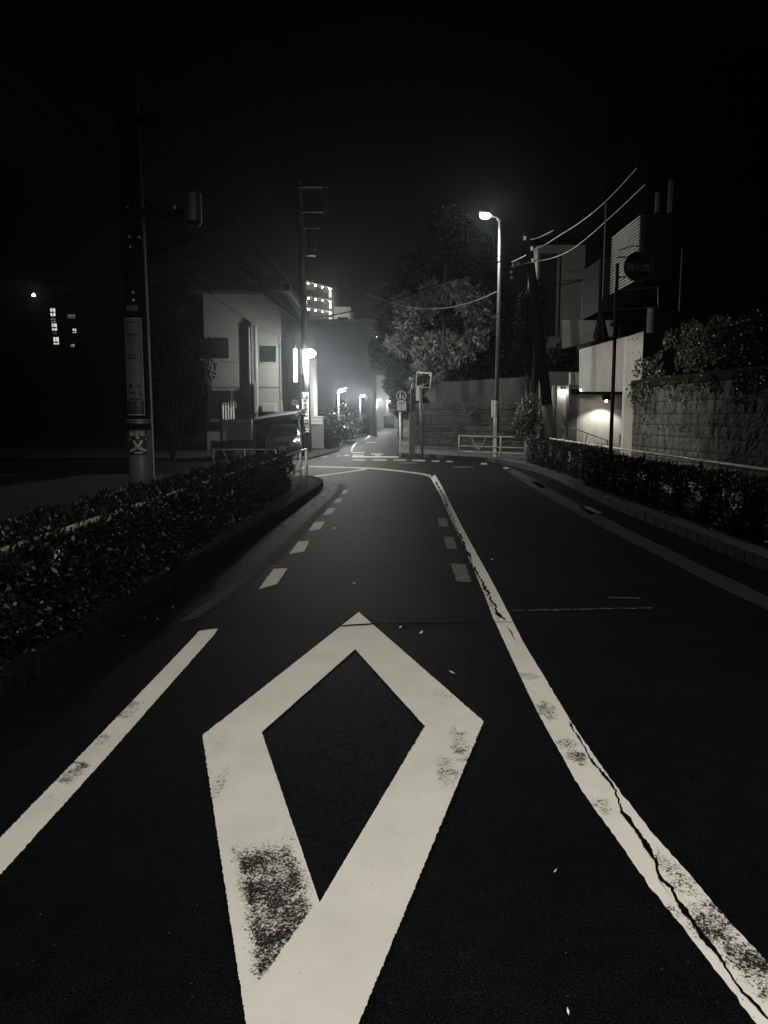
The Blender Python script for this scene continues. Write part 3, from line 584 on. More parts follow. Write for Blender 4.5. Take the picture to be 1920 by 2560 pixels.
sagwire([(1279, 655, 28), (1300, 646, 27.6), (1318, 636, 27.2)], .016, 'short bright cable stub left of the leaning pole', M_wb)
# ================================================================ LEANING POLE right
LB = g(1384, 1150, .13); LY = LB.y; LTp = at(1317, 573, LY)
lean = empty('leaning_pole', LB, 'dark leaning utility pole with pale lower sleeve beside the flowering shrub', 'utility pole')
def lax(z): return LB.lerp(LTp, (z-LB.z)/(LTp.z-LB.z))
MB().tube([LB, lax(4), LTp], [.19, .165, .12], 20).build('pole', mat('dark_pole', (.004, .004, .004), .95, var=.3, scale=4, bump=.2, spec=.0), lean, smooth=True)
zz = at(1375, 1012, LY).z; MB().tube([lax(.14), lax(zz)], .203, 20).build('sleeve', mat('grey_sleeve', (.04, .041, .041), .7, var=.2), lean, smooth=True)
for (px, py) in ((1330, 626), (1332, 656), (1312, 600)): c = at(px, py, LY-.2); MB().tube([c, c+Vector((0, 0, .12))], .05, 8).build('insulator', M_white, lean)
a, b = at(1278, 668, LY-.2), at(1345, 650, LY-.2); MB().tube([a, b], .035, 6).build('bracket', M_metal, lean)
for (px, py) in ((1285, 662), (1296, 660), (1279, 680), (1280, 694)): c = at(px, py, LY-.3); MB().sphere(c, .06, 6).build('clamp', M_metal, lean)
# ================================================================ FOLIAGE HELPERS
def hedge(name, x0, x1, y0, y1, z0, z1, n, label, lx=.05, seed=1, curve=None):
    """clipped hedge: leaves over the surface of a lumpy box plus a twiggy core"""
    rng = np.random.default_rng(seed); P = []
    A = [(y1-y0)*(z1-z0)*2.2, (y1-y0)*(x1-x0)*1.3, (x1-x0)*(z1-z0)*1.5]; tot = sum(A)
    dens = rng.uniform(0, 1, n)
    yw = y0+(y1-y0)*(rng.uniform(0, 1, n)**1.35 if y0 < 8 else rng.uniform(0, 1, n))
    k = rng.uniform(0, tot, n); X = rng.uniform(x0, x1, n); Z = rng.uniform(z0, z1, n); Y = yw
    s1 = k < A[0]; s2 = (k >= A[0]) & (k < A[0]+A[1]); s3 = ~(s1 | s2)
    dp = np.abs(rng.normal(0, .05, n))
    lump = .05*np.sin(Y*5+Z*3)+.04*np.sin(Y*13+1.3)+.03*np.sin(Z*17+Y*3)
    face = rng.uniform(0, 1, n) < .75; near = x1 if x1 < 0 else x0; far = x0 if x1 < 0 else x1; sgn = 1 if x1 < 0 else -1
    X = np.where(s1, np.where(face, near+sgn*lump-sgn*dp, far), X); Z = np.where(s2, z1+lump*.6-dp*.7, Z)
    Y = np.where(s3, np.where(rng.uniform(0, 1, n) < .7, y0-.0, y1)+rng.normal(0, .04, n), Y)
    if curve: X = X+curve(Y)
    D = rng.normal(size=(n, 3))*.8; D[:, 0] += np.where(s1, sgn*.8, 0); D[:, 2] += np.where(s2, 1., .2)
    v, f = leaves(np.stack([X, Y, Z], 1), lx, lx*.42, D)
    core = MB(); ys = np.linspace(y0+.1, y1-.1, 14)
    for a, b in zip(ys, ys[1:]):
        ca = curve(a) if curve else 0; core.box(x0+.09+ca, x1-.09+ca, a, b-.001, z0-.05, z1-.1)
    o = leafmesh(name, [(v, f)], M_leaf, None, (x0, y0, z0), core); return tag(o, label, 'hedge')
cvL = lambda y: .026*(y-2)
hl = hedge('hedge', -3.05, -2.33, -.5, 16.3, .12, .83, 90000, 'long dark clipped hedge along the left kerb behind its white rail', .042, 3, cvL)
# ================================================================ LEFT GUARDRAIL along hedge and corner rail
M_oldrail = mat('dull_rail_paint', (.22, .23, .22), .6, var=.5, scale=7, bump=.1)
def railing(name, pts, h, label, posts, rails=(1., .55, .3), r=.024, orn=(), z0=.12, m=M_white, grp='white pipe guardrails'):
    P = [Vector(p) for p in pts]; t = empty(name, P[0], label, 'guardrail', grp)
    for fr in rails:
        MB().tube([p+Vector((0, 0, h*fr)) for p in P], r if fr == 1 else r*.7, 10).build('rail', m, t, smooth=True)
    for p in posts: p = Vector(p); MB().tube([p, p+Vector((0, 0, h+.0))], r*1.25, 10).build('post', m, t, smooth=True)
    for c in orn:
        c = Vector(c); d = (P[-1]-P[0]).normalized(); z = Vector((0, 0, 1)); mb = MB()
        for s in (-1, 1):
            for (w0, w1, hh) in ((.02, .34, .97), (.02, .17, .66), (.02, .04, .7)):
                mb.tube([c+d*s*w0+z*h*.32, c+d*s*(w0+w1)*.45+z*h*.5, c+d*s*w1+z*h*hh], .011, 6)
        mb.build('ornament', m, t)
    return t
zr = .12
rp = [(-2.43+cvL(y), y, zr) for y in (-.6, 4, 8, 12, 15.2)]
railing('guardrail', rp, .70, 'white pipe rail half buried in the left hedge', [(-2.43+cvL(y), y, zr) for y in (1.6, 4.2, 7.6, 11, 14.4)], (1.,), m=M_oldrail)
q0, q1 = g(717, 1236, zr), g(770, 1206, zr)
q0 = at(717, 1146, 15.6); q1 = at(766, 1131, 18.6); q0.z = q1.z = zr; qm = at(751, 1136, 17.5); qm.z = zr
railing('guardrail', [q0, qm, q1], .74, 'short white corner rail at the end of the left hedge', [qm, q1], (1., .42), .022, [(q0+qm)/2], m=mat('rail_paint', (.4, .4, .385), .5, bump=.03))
s0 = at(534, 1136, 18.2); s0.z = zr; s1 = at(690, 1136, 18.2); s1.z = zr
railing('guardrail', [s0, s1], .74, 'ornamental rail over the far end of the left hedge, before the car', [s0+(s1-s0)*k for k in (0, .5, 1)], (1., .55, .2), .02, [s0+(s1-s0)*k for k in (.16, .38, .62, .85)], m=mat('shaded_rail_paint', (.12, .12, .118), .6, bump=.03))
# ================================================================ RIGHT RAILS, HEDGES
kx = lambda y: 0.
hr2 = hedge('hedge', 4.45, 5.2, 2.0, 17.4, .13, .78, 50000, 'long dark clipped hedge along the right kerb in front of stone wall', .05, 5)
hr1 = hedge('hedge', 4.75, 5.35, 17.9, 25.5, .13, .86, 16000, 'shorter clipped hedge near the leaning pole on the right', .05, 6)
railing('guardrail', [(5.25, 3, .13), (5.32, 12, .13), (5.42, 18, .13), (5.5, 25.6, .13)], .78, 'long white rail behind the right hedges catching the light', [(5.25+(y-3)*.011, y, .13) for y in (4, 7, 10, 13, 16, 19, 22, 25)], (1., .5), .026)
a, b, c = g(1147, 1139, .13), g(1251, 1144, .13), g(1345, 1150, .13)
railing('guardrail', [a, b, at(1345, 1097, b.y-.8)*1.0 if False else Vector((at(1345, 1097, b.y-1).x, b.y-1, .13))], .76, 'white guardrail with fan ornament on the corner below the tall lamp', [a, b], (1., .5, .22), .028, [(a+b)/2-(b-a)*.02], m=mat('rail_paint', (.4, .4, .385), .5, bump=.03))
pb = g(1237, 1143, .13)
t = empty('sign_post', pb, 'white square post behind the guardrail with narrow plates at its top', 'sign post')
MB().box(pb.x-.06, pb.x+.06, pb.y, pb.y+.08, .13, at(1237, 1003, pb.y).z).build('post', M_white, t, bevel=.01)
x0, x1, z0, z1 = boardbox(1229, 1001, 1239, 1042, pb.y-.03); MB().box(x0, x1, pb.y-.06, pb.y-.02, z0, z1).build('plate', M_sign_w, t)
# shrub with white flowers
def bush(name, c, rad, n, label, cat, L=.09, m=M_leaf, seed=0, trunk=None, W=None, droop=.2, clumps=14):
    rng = np.random.default_rng(seed); c = Vector(c); cs = []
    for k in range(clumps):
        d = rng.normal(size=3); d /= np.linalg.norm(d); cs.append((np.array(c)+d*np.array(rad)*rng.uniform(.3, .75), rng.uniform(.25, .5)))
    P = []
    for cc, rr in cs:
        k = n//clumps; d = rng.normal(size=(k, 3)); d /= np.linalg.norm(d, axis=1)[:, None]; P.append(cc+d*np.array(rad)*rr*(rng.uniform(.3, 1, k)**.4)[:, None])
    P = np.concatenate(P); v, f = leaves(P, L, W or L*.45, None, droop)
    base = Vector((c.x, c.y, 0)) if trunk is None else Vector(trunk)
    t = empty(name, base, label, cat); leafmesh('crown', [(v, f)], m, t)
    mb = MB()
    for cc, rr in cs[:9]:
        q = Vector(cc); mb.tube([base, base.lerp(q, .45)+Vector((rng.normal(0, .08), rng.normal(0, .08), .1)), q], [.03*max(rad), .02*max(rad), .006*max(rad)], 6)
    mb.build('branches', M_bark, t); return t, P
sc_ = at(1318, 1035, 27.5); fb, FP = bush('shrub', sc_, (.75, .6, 1.0), 3600, 'loose flowering shrub with pale blossoms left of the leaning pole', 'shrub', .12, M_leafb, 21, (at(1345, 1100, 27.6).x, 27.6, .13))
mb = MB()
for k in RNG.choice(len(FP), 60, False):
    p = Vector(FP[k]); 
    for j in range(4): d = Vector(RNG.normal(size=3)).normalized(); e = d.cross(Vector((0, 0, 1))).normalized(); mb.add([p, p+d*.05+e*.03, p+d*.1, p+d*.05-e*.03], [(0, 1, 2, 3)])
mb.build('blossoms', M_white, fb)
# ================================================================ STONE WALLS
def blockwall(name, A, B, z0, z1, rows, blk, m, label, th=.35, seed=2, capm=None, cap=.0):
    rng = random.Random(seed); A, B = Vector(A), Vector(B); d = (B-A); Ln = d.length; d.normalize(); nrm = Vector((d.y, -d.x, 0))
    if nrm.dot(Vector((0, 0, 0))-A) < 0: nrm = -nrm
    t = empty(name, (A.x, A.y, z0), label, 'wall'); h = (z1-z0)/rows
    p = lambda u, w, z: A+d*u+nrm*w+Vector((0, 0, z))
    MB().slab([p(0, 0, z0), p(Ln, 0, z0), p(Ln, 0, z1-.01), p(0, 0, z1-.01)], -nrm*th).build('backing', M_mortar, t)
    mb = MB(); hs_ = [rng.uniform(.75, 1.25) for _ in range(rows)]; tot_ = sum(hs_); zr_ = [z0+(z1-z0)*sum(hs_[:k])/tot_ for k in range(rows+1)]
    for r_ in range(rows):
        u = rng.uniform(-blk, 0)
        while u < Ln:
            w = blk*rng.uniform(.55, 1.7); a, b = max(u, 0)+.012, min(u+w, Ln)-.012; u += w
            if b-a < .08: continue
            zz0, zz1 = zr_[r_]+.009, zr_[r_+1]-.009; pr = rng.uniform(.008, .05); nx, nz = max(3, int((b-a)/.07)), 5; vs = []; fs = []
            for i in range(nx+1):
                for j in range(nz+1):
                    e = min(i, nx-i, j, nz-j); ww = pr*.35 if e == 0 else pr+rng.gauss(0, .010)
                    vs.append(p(a+(b-a)*i/nx+(rng.gauss(0, .006)), ww, zz0+(zz1-zz0)*j/nz+rng.gauss(0, .005)))
            for i in range(nx):
                for j in range(nz): k = i*(nz+1)+j; fs.append((k, k+nz+1, k+nz+2, k+1))
            mb.add(vs, fs)
    mb.build('blocks', m, t)
    if cap: MB().slab([p(-.03, .09, z1), p(Ln+.03, .09, z1), p(Ln+.03, .09, z1+cap), p(-.03, .09, z1+cap)], -nrm*(th+.12)).build('coping', capm, t, bevel=.015)
    return t
wl, wr_ = (7.0, 21.8), (8.15, 6.0)
blockwall('stone_wall', (wl[0], wl[1], .13), (wr_[0], wr_[1], .13), .13, 2.3, 7, .55, M_stone, 'rough stone block retaining wall on the right behind the hedge', .5, 4, M_mortar, .2)
bw0, bw1 = at(1030, 1100, 36.6), at(1362, 1100, 32.5)
zt2 = at(1180, 1014, 35.3).z
blockwall('stone_wall', (bw0.x, 36.6, .13), (bw1.x, 32.6, .13), .13, zt2, 6, .65, M_stone2, 'mossy stone wall across the junction behind the corner guardrail', .5, 9)
cw = empty('concrete_wall', (bw0.x+1.3, 36.9, zt2), 'stained concrete wall standing on top of the mossy stone wall under the tree', 'wall')
dw = Vector((bw1.x-bw0.x, -4.0, 0)).normalized(); nw = Vector((-dw.y, dw.x, 0)); A_ = Vector((bw0.x, 36.75, 0))+dw*1.3
ztop = at(1180, 946, 36).z
MB().slab([A_+Vector((0, 0, zt2+.05)), A_+dw*6.6+Vector((0, 0, zt2+.05)), A_+dw*6.6+Vector((0, 0, ztop)), A_+Vector((0, 0, ztop-.2))], nw*.25).build('wall', mat('stained_concrete', (.024, .024, .0225), .9, var=1., scale=1.2, bump=.3, stretch=(1.6, 1.6, .5)), cw)
MB().slab([A_-nw*.1+Vector((0, 0, zt2)), A_+dw*6.6-nw*.1+Vector((0, 0, zt2)), A_+dw*6.6-nw*.1+Vector((0, 0, zt2+.045)), A_-nw*.1+Vector((0, 0, zt2+.045))], nw*.5).build('ledge', M_mortar, cw)
# planter above right stone wall: ivy mass and fence
def wallpt(t, z, back=.0):
    x = wl[0]+(wr_[0]-wl[0])*t+back; y = wl[1]+(wr_[1]-wl[1])*t; return Vector((x, y, z))
pl = empty('upper_wall', wallpt(0, 2.52, .6), 'dark plastered upper wall set back above the stone wall', 'wall')
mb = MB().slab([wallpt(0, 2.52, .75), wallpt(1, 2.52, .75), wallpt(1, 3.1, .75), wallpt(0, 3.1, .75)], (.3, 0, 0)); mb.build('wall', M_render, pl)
rng = np.random.default_rng(33); P = []
for k in range(46):
    t_ = rng.uniform(0, .62)**1.1; zc_ = 2.5+rng.uniform(0, .85)+(.35 if .12 < t_ < .5 else 0); xx = wallpt(t_, zc_, rng.uniform(.1, .6)); r_ = rng.uniform(.25, .5)
    d = rng.normal(size=(330, 3)); d /= np.linalg.norm(d, axis=1)[:, None]; P.append(np.array(xx)+d*r_*np.array([.9, 1.2, .8])*(rng.uniform(.2, 1, 330)**.35)[:, None])
for k in range(26):   # trailing strands over the wall face
    t_ = rng.uniform(.01, .5); ln = rng.uniform(.2, .75); s_ = wallpt(t_, 2.55, -.1)
    q = rng.uniform(0, 1, 45); P.append(np.array(s_)+np.stack([rng.normal(0, .04, 45)-.03, rng.normal(0, .07, 45), -q*ln], 1))
v, f = leaves(np.concatenate(P), .075, .05, None, .3)
t = empty('creeper', wallpt(.3, 2.5, .3), 'mass of ivy and shrubs spilling over the top of the right stone wall', 'plant')
leafmesh('foliage', [(v, f)], M_ivy, t)
f0, f1 = wallpt(.02, 3.05, 1.0), wallpt(.75, 3.05, 1.0)
fn = empty('fence', f0, 'dark horizontal bar fence above the ivy at the right edge', 'fence')
for k, dz in enumerate((.05, .22, .39, .56, .78)): MB().tube([f0+Vector((0, 0, dz)), f1+Vector((0, 0, dz))], .014 if k < 4 else .022, 6).build('rail', M_metal, fn)
for k in range(7): p = f0.lerp(f1, k/6); MB().box(p.x-.03, p.x+.03, p.y-.04, p.y+.04, p.z-.1, p.z+.84).build('post', M_darkmetal, fn)
# ================================================================ GARAGE BUILDING (right, behind stone wall)
ga = empty('garage_building', (7, 22.3, .13), 'pale concrete garage entrance lit by small downlights right of the leaning pole', 'garage')
M_gc = mat('fair_faced_concrete', (.40, .395, .37), .85, var=.22, scale=1.3, bump=.12, stretch=(1, 1, .4))
def P3(px, py, Y): return at(px, py, Y)
Yn, Yf = 22.4, 27.2
# upper panel along the drive, opening below it
pa = [P3(1448, 979, Yf), P3(1568, 979, Yn), P3(1568, 841, Yn), P3(1448, 874, Yf)]
MB().slab(pa, (.3, .12, 0)).build('upper_panel', M_gc, ga)
b0 = P3(1566, 835, Yn-.05); b1 = P3(1606, 829, Yn-.35)
e0, e1 = Vector((b0.x, Yn-.1, 0)), Vector((b1.x, Yn-.45, 0))
MB().slab([Vector((e0.x, e0.y, .13)), Vector((e1.x, e1.y, .13)), Vector((e1.x, e1.y, b1.z)), Vector((e0.x, e0.y, b0.z-.08))], (.03, .3, 0)).build('pier', mat('pale_formwork_concrete', (.62, .61, .57), .85, var=.15, scale=1.5, bump=.1), ga)
mb = MB()   # tie-bolt holes of the formwork
for px, py in ((1570, 850), (1582, 848), (1594, 846), (1570, 883), (1583, 882), (1598, 880), (1570, 914), (1576, 914), (1570, 934), (1583, 932), (1595, 931), (1583, 955), (1595, 953)):
    fr = (px-1566)/40; c = P3(px, py, e0.y+(e1.y-e0.y)*fr); MB().tube([c+Vector((0, .02, 0)), c+Vector((-.002, -.006, 0))], .016, 8).build('tie_hole', M_sign_dk, ga)
cxb = P3(1421, 1000, Yf+1.5)
# recess: back wall, ceiling, floor
bw = [P3(1425, 1125, 29.5), P3(1580, 1125, 26), P3(1580, 960, 26), P3(1425, 960, 29.5)]
xb0, xb1 = P3(1425, 1000, 28).x, P3(1620, 1000, 28).x
MB().box(xb0, xb1, 28, 28.3, .1, 3.2).build('recess_wall', M_gc, ga)
zce = P3(1500, 981, 25).z
MB().prism([(P3(1448, 979, Yf).x+.05, Yf-.1), (P3(1566, 979, Yn).x+.25, Yn+.25), (xb1, 27.95), (xb0, 27.95)], zce+.02, zce+.2).build('ceiling', M_render, ga)
x0, x1, z0, z1 = boardbox(1550, 1086, 1566, 1118, 27.9); MB().box(x0, x1, 27.9, 27.97, .14, z1).build('door', M_sign_dk, ga)
# far piers
x0, x1, z0, z1 = boardbox(1384, 964, 1422, 1110, 28.3); MB().box(x0, x1, 28.3, 28.6, .13, z1).build('pier', M_gc, ga)
MB().box(x0-.02, x0+.07, 28.0, 28.3, .13, z1+.02).build('pier_edge', M_plaster, ga)
x0, x1, z0, z1 = boardbox(1423, 962, 1441, 1110, 27.9); MB().box(x0, x1, 27.9, 28.7, .13, z1).build('column', M_plaster2, ga)
x0, x1, z0, z1 = boardbox(1352, 928, 1446, 962, 28.8); MB().box(x0, x1, 28.8, 29.1, .13, z1).build('low_wall', M_plaster2, ga)
MB().box(x0-.05, x1+.05, 28.7, 29.2, z1+.003, z1+.11).build('coping', M_render, ga)
a, b = P3(1431, 1069, 27.2), P3(1519, 1102, 24.5); MB().tube([a, b, b+Vector((0, 0, -.3))], .022, 8).build('handrail', M_metal, ga)
c = P3(1468, 1085, 26); MB().tube([c, c+Vector((-.1, 0, -.5))], .02, 8).build('handrail_post', M_metal, ga)
mb = MB(); 
for k in range(4): s_ = P3(1460+22*k, 1108+5*k, 25.6-.7*k); mb.box(s_.x-.9, s_.x+.9, s_.y-.35, s_.y+.34, .1, s_.z)
mb.build('steps', M_gc, ga)
def down(px, py, Y, W, r=.05, off=(0, -.12, 0)):
    c = P3(px, py, Y)+Vector(off); MB().box(c.x-.06, c.x+.06, c.y-.02, c.y+.1, c.z+.02, c.z+.1).build('lamp_shade', M_darkmetal, ga); MB().sphere(c, .035, 6).build('bulb', M_bulb, ga)
    plight(ga, c-Vector((0, .02, .08)), W, WARM, .04)
down(1407, 976, 28.3, 7, off=(0, -.14, 0)); down(1461, 982, 27.0, 5, off=(-.12, 0, .1))
c = P3(1516, 1003, 27.5); MB().box(c.x-.12, c.x+.12, c.y-.12, c.y+.12, c.z+.04, zce).build('lamp_shade', M_darkmetal, ga); MB().sphere(c-Vector((0, 0, .0)), .04, 6).build('bulb', M_bulb, ga); slight(ga, c-Vector((0, 0, .08)), 95, c+Vector((-.12, .32, -2)), 122, .4, WARM, .05)
# house above it
hs = empty('grey_house', (6.6, 30, .13), 'grey rendered house behind the garage with dark louvred screen and recessed window', 'house')
x0, x1, z0, z1 = boardbox(1345, 612, 1545, 930, 31); MB().box(x0, x1, 31, 33, .1, z1).build('wall', M_plaster2, hs)
MB().box(x0-.25, x1+.2, 30.75, 33.2, z1+.003, z1+.3).build('roof', M_render, hs)
x0, x1, z0, z1 = boardbox(1349, 634, 1388, 840, 30.95); MB().box(x0, x1, 30.93, 30.99, z0, z1).build('window', M_glass, hs)
mb = MB(); mb.box(x0-.08, x0, 30.88, 30.99, z0, z1); mb.box(x1, x1+.08, 30.88, 30.99, z0, z1); mb.box(x0-.08, x1+.08, 30.88, 30.99, z1, z1+.08); mb.build('window_frame', M_plaster2, hs)
def louvre(parent, A, B, z0, z1, n, m, name='louvre_screen', th=.03, fl=.2):
    mb = MB(); A, B = Vector(A), Vector(B); d = (B-A).normalized(); nn = Vector((d.y, -d.x, 0))
    for k in range(n):
        z = z0+(z1-z0)*(k+.5)/n; h = (z1-z0)/n*fl; c = (A+B)/2; c.z = z; mb.obox(c, d, nn, (0, 0, 1), (B-A).length/2, th, h)
    return mb.build(name, m, parent)
# sloped parapets under the house
MB().slab([P3(1405, 872, 29), P3(1540, 838, 27.5), P3(1540, 800, 27.5), P3(1405, 800, 29)], (.1, .3, 0)).build('parapet', M_plaster2, hs)
# tree/bush by the house, right of leaning pole
bush('tree', at(1330, 820, 31), (.8, .6, 2.3), 12000, 'tall dark tree behind the leaning pole beside the grey house', 'tree', .13, M_leafd, 57, (at(1330, 1000, 31).x, 31, 1.2), clumps=22)
bush('shrub', at(1395, 900, 30), (.8, .6, 1.0), 4200, 'dark bush against the grey house right of the leaning pole', 'shrub', .12, M_leafd, 55, (at(1400, 960, 30).x, 30, 2.6))
bush('shrub', at(1562, 820, 24.5), (.6, .5, .35), 1400, 'small dark bush above the pale garage panel', 'shrub', .09, M_leafd, 56, (at(1562, 850, 24.5).x, 24.5, 3.6))
# dark stepped building with lit louvres
db = empty('dark_building', (8.6, 16, .13), 'tall black stepped building filling the right edge with one lit louvred balcony', 'building')
Yb = 19.0
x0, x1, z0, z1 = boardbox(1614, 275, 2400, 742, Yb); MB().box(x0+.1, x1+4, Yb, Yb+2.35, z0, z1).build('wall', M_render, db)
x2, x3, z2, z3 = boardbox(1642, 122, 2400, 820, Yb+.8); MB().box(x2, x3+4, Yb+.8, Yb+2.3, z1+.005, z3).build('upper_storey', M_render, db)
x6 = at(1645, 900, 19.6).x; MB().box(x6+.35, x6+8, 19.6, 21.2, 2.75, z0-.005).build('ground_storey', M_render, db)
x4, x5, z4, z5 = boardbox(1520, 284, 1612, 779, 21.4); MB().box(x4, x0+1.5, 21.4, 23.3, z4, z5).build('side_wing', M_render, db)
zs0, zs1 = at(1520, 778, 21.4).z, at(1520, 646, 21.4).z; louvre(db, (x4-.06, 21.4, 0), (x4-.06, 23.25, 0), zs0, zs1, 34, M_darkmetal)
louvre(db, (x4+.0, 21.34, 0), (at(1541, 700, 21.34).x, 21.34, 0), zs0, zs1, 34, M_darkmetal)
zl0 = at(1612, 700, 19.0).z; zl1 = at(1612, 536, 19.0).z
louvre(db, (x0, 19.0, 0), (x0, 21.3, 0), zl0, zl1, 21, mat('pale_louvre', (.42, .42, .40), .6, bump=0), th=.03)
xr = at(1681, 620, 18.9).x; louvre(db, (x0+.05, 18.93, 0), (xr, 18.93, 0), zl0, zl1, 30, M_darkmetal)
for px, ya, yb in ((1643, 482, 532), (1676, 450, 532)): x0, x1, z0, z1 = boardbox(px-3, ya, px+2, yb, 18.9); MB().box(x0, x1, 18.85, 18.95, z0, z1).build('balcony_post', M_plaster2, db)
for px, ya, yb in ((1516, 500, 745), (1706, 620, 778)): x0, x1, z0, z1 = boardbox(px-1, ya, px+2, yb, 18.6); MB().tube([(x0, 18.6, z0), (x0, 18.6, z1)], .014, 8).build('downpipe', M_metal, db)
x0, x1, z0, z1 = boardbox(1618, 768, 1637, 832, 18.7); MB().tube([(x0+.1, 18.7, z0), (x0+.1, 18.7, z1)], .09, 16).build('vent_pipe', M_plaster2, db)
# ================================================================ HYDRANT SIGN
HY = 16.5; hx = at(1535, 900, HY).x; zt_ = at(1538, 659, HY).z
ht = empty('hydrant_sign', (hx, HY, .13), 'round dark fire hydrant sign with empty frame on a tall thin pole at right', 'sign')
MB().tube([(hx, HY, .13), (hx, HY, 2.2), (hx, HY, zt_)], [.042, .04, .034], 14).build('pole', M_darkmetal, ht, smooth=True)
cc = at(1595, 667, HY-.05); rd = .30
MB().disc(cc, rd, .02, 40).build('disc', M_sign_rd, ht); MB().ring(cc+Vector((0, -.021, 0)), rd-.012, rd+.006, .006, 40).build('rim', mat('dull_rim', (.3, .3, .29), .5, bump=0), ht)
mb = MB(); text(mb, '消火栓', .175, cc+Vector((0, -.026, -.02)), .012); mb.build('lettering', mat('hydrant_letters', (.5, .5, .48), .6, bump=0), ht)
mb = MB(); mb.tube([(hx, HY, cc.z+.2), (cc.x-.24, HY-.02, cc.z+.2)], .014, 6); mb.tube([(hx, HY, cc.z-.2), (cc.x-.24, HY-.02, cc.z-.2)], .014, 6)
mb.tube([Vector((hx, HY, cc.z+.34)), Vector((cc.x-.1, HY, cc.z+.43)), Vector((cc.x+.05, HY, cc.z+.42))], .012, 6); mb.build('bracket', M_darkmetal, ht)
q = [at(1542, 727, HY), at(1645, 717, HY), at(1646, 768, HY), at(1543, 773, HY)]
mb = MB()
for a, b in zip(q, q[1:]+q[:1]): mb.tube([a, b], .014, 6)
mb.build('frame', mat('dull_frame', (.22, .22, .21), .5, .3, bump=0), ht)
hc = empty('hanging_cover', at(1502, 800, HY), 'dark tapering cloth cover hung on an arm left of the hydrant sign pole', 'cover')
a, b = at(1502, 775, HY), at(1502, 852, HY); mb = MB(); n = 14; vs = []
for (f_, r_) in ((0, .03), (.15, .06), (.9, .165), (1, .12)):
    for k in range(n): an = 2*math.pi*k/n; rr = r_*(1 if k % 2 else .82); vs.append((a.x+(b.x-a.x)*f_+rr*math.cos(an), HY+rr*math.sin(an), a.z+(b.z-a.z)*f_))
mb.add(vs, [(i*n+k, i*n+(k+1) % n, (i+1)*n+(k+1) % n, (i+1)*n+k) for i in range(3) for k in range(n)]+[tuple(range(n)), tuple(range(3*n, 4*n))]); mb.build('cloth', mat('dark_cloth', (.02, .02, .021), .9), hc)
MB().tube([at(1509, 789, HY), at(1533, 798, HY)], .014, 6).build('arm', M_darkmetal, hc)
# ================================================================ CORNER: walkers sign, pillar, mirror
wp = g(1001, 1142, 0); WY = wp.y
ws = empty('pedestrian_sign', wp, 'round blue walking adult and child sign with white plate on a thin post', 'sign')
MB().tube([wp, (wp.x-.02, WY, 1.8)], .038, 12).build('post', M_white, ws, smooth=True); MB().tube([(wp.x-.02, WY, 1.8), (at(1001, 985, WY).x-.02, WY, at(1001, 985, WY).z)], .03, 10).build('post', M_metal, ws, smooth=True)
c = at(1003, 990, WY-.05); rd = 12.5*WY/FPX
MB().disc(c, rd, .015, 32).build('disc', M_sign_bl, ws); MB().ring(c+Vector((0, -.016, 0)), rd*.88, rd, .004).build('rim', M_sign_w, ws)
mb = MB(); yq = c.y-.02
def fig(x, z, s):
    mb.sphere((x, yq, z+s*.42), s*.09, 6); mb.slab([(x-s*.1, yq, z+s*.3), (x+s*.1, yq, z+s*.3), (x+s*.12, yq, z-.02*s), (x+s*.16, yq, z-s*.45), (x+s*.05, yq, z-s*.45), (x, yq, z-s*.08), (x-s*.05, yq, z-s*.45), (x-s*.16, yq, z-s*.45), (x-s*.12, yq, z-.02*s)], (0, -.004, 0))
fig(c.x-.04, c.z+.01, .27); fig(c.x+.08, c.z-.04, .16); mb.build('figures', M_sign_w, ws)
x0, x1, z0, z1 = boardbox(993, 1003, 1015, 1026, WY-.05); MB().box(x0, x1, WY-.07, WY-.05, z0, z1).build('plate', M_sign_w, ws, bevel=.01)
mb = MB(); text(mb, '自転車', .1, ((x0+x1)/2, WY-.074, z1-.075), .01); text(mb, 'を除く', .09, ((x0+x1)/2, WY-.074, z1-.18)); text(mb, '8-20', .08, ((x0+x1)/2, WY-.074, z1-.29)); mb.build('lettering', M_sign_dk, ws)
pb_ = g(1030, 1137, .13); t = empty('gate_pillar', pb_, 'pale concrete gate pillar with dark notice box on top beside the mirror pole', 'pillar')
x0, x1, z0, z1 = boardbox(1023, 1030, 1038, 1137, pb_.y); MB().box(x0, x1, pb_.y, pb_.y+.3, .1, z1).build('pillar', M_plaster, t, bevel=.015)
x0, x1, z0, z1 = boardbox(1026, 972, 1038, 1026, pb_.y+.1); MB().box(x0, x1, pb_.y+.1, pb_.y+.25, z0, z1).build('notice_box', M_darkmetal, t, bevel=.02)
x0, x1, z0, z1 = boardbox(1040, 958, 1048, 1002, pb_.y+.1); MB().box(x0, x1, pb_.y+.1, pb_.y+.14, z0, z1).build('white_panel', M_sign_w, t)
MB().tube([at(1030, 972, pb_.y+.17), at(1030, 958, pb_.y+.17)], [.04, .012], 8).build('finial', M_metal, t)
mp0 = g(1056, 1140, .13); mt = empty('traffic_mirror', mp0, 'square convex traffic mirror on a pole at the junction corner', 'traffic mirror')
MB().tube([mp0, Vector((at(1051, 960, mp0.y).x, mp0.y, at(1051, 960, mp0.y).z))], .05, 12).build('pole', M_metal, mt, smooth=True)
mc = at(1059, 950, mp0.y-.12); ax = Vector((.97, -.18, -.1)).normalized(); az = Vector((-.06, -.1, .99)); az = (az-ax*az.dot(ax)).normalized(); ay = ax.cross(az); hw = .265
MB().obox(mc, ax, ay, az, hw, .02, hw).build('mirror_back', M_darkmetal, mt, bevel=.01)
mb = MB(); vs = []; n = 8; sgn = -1 if ay.y > 0 else 1
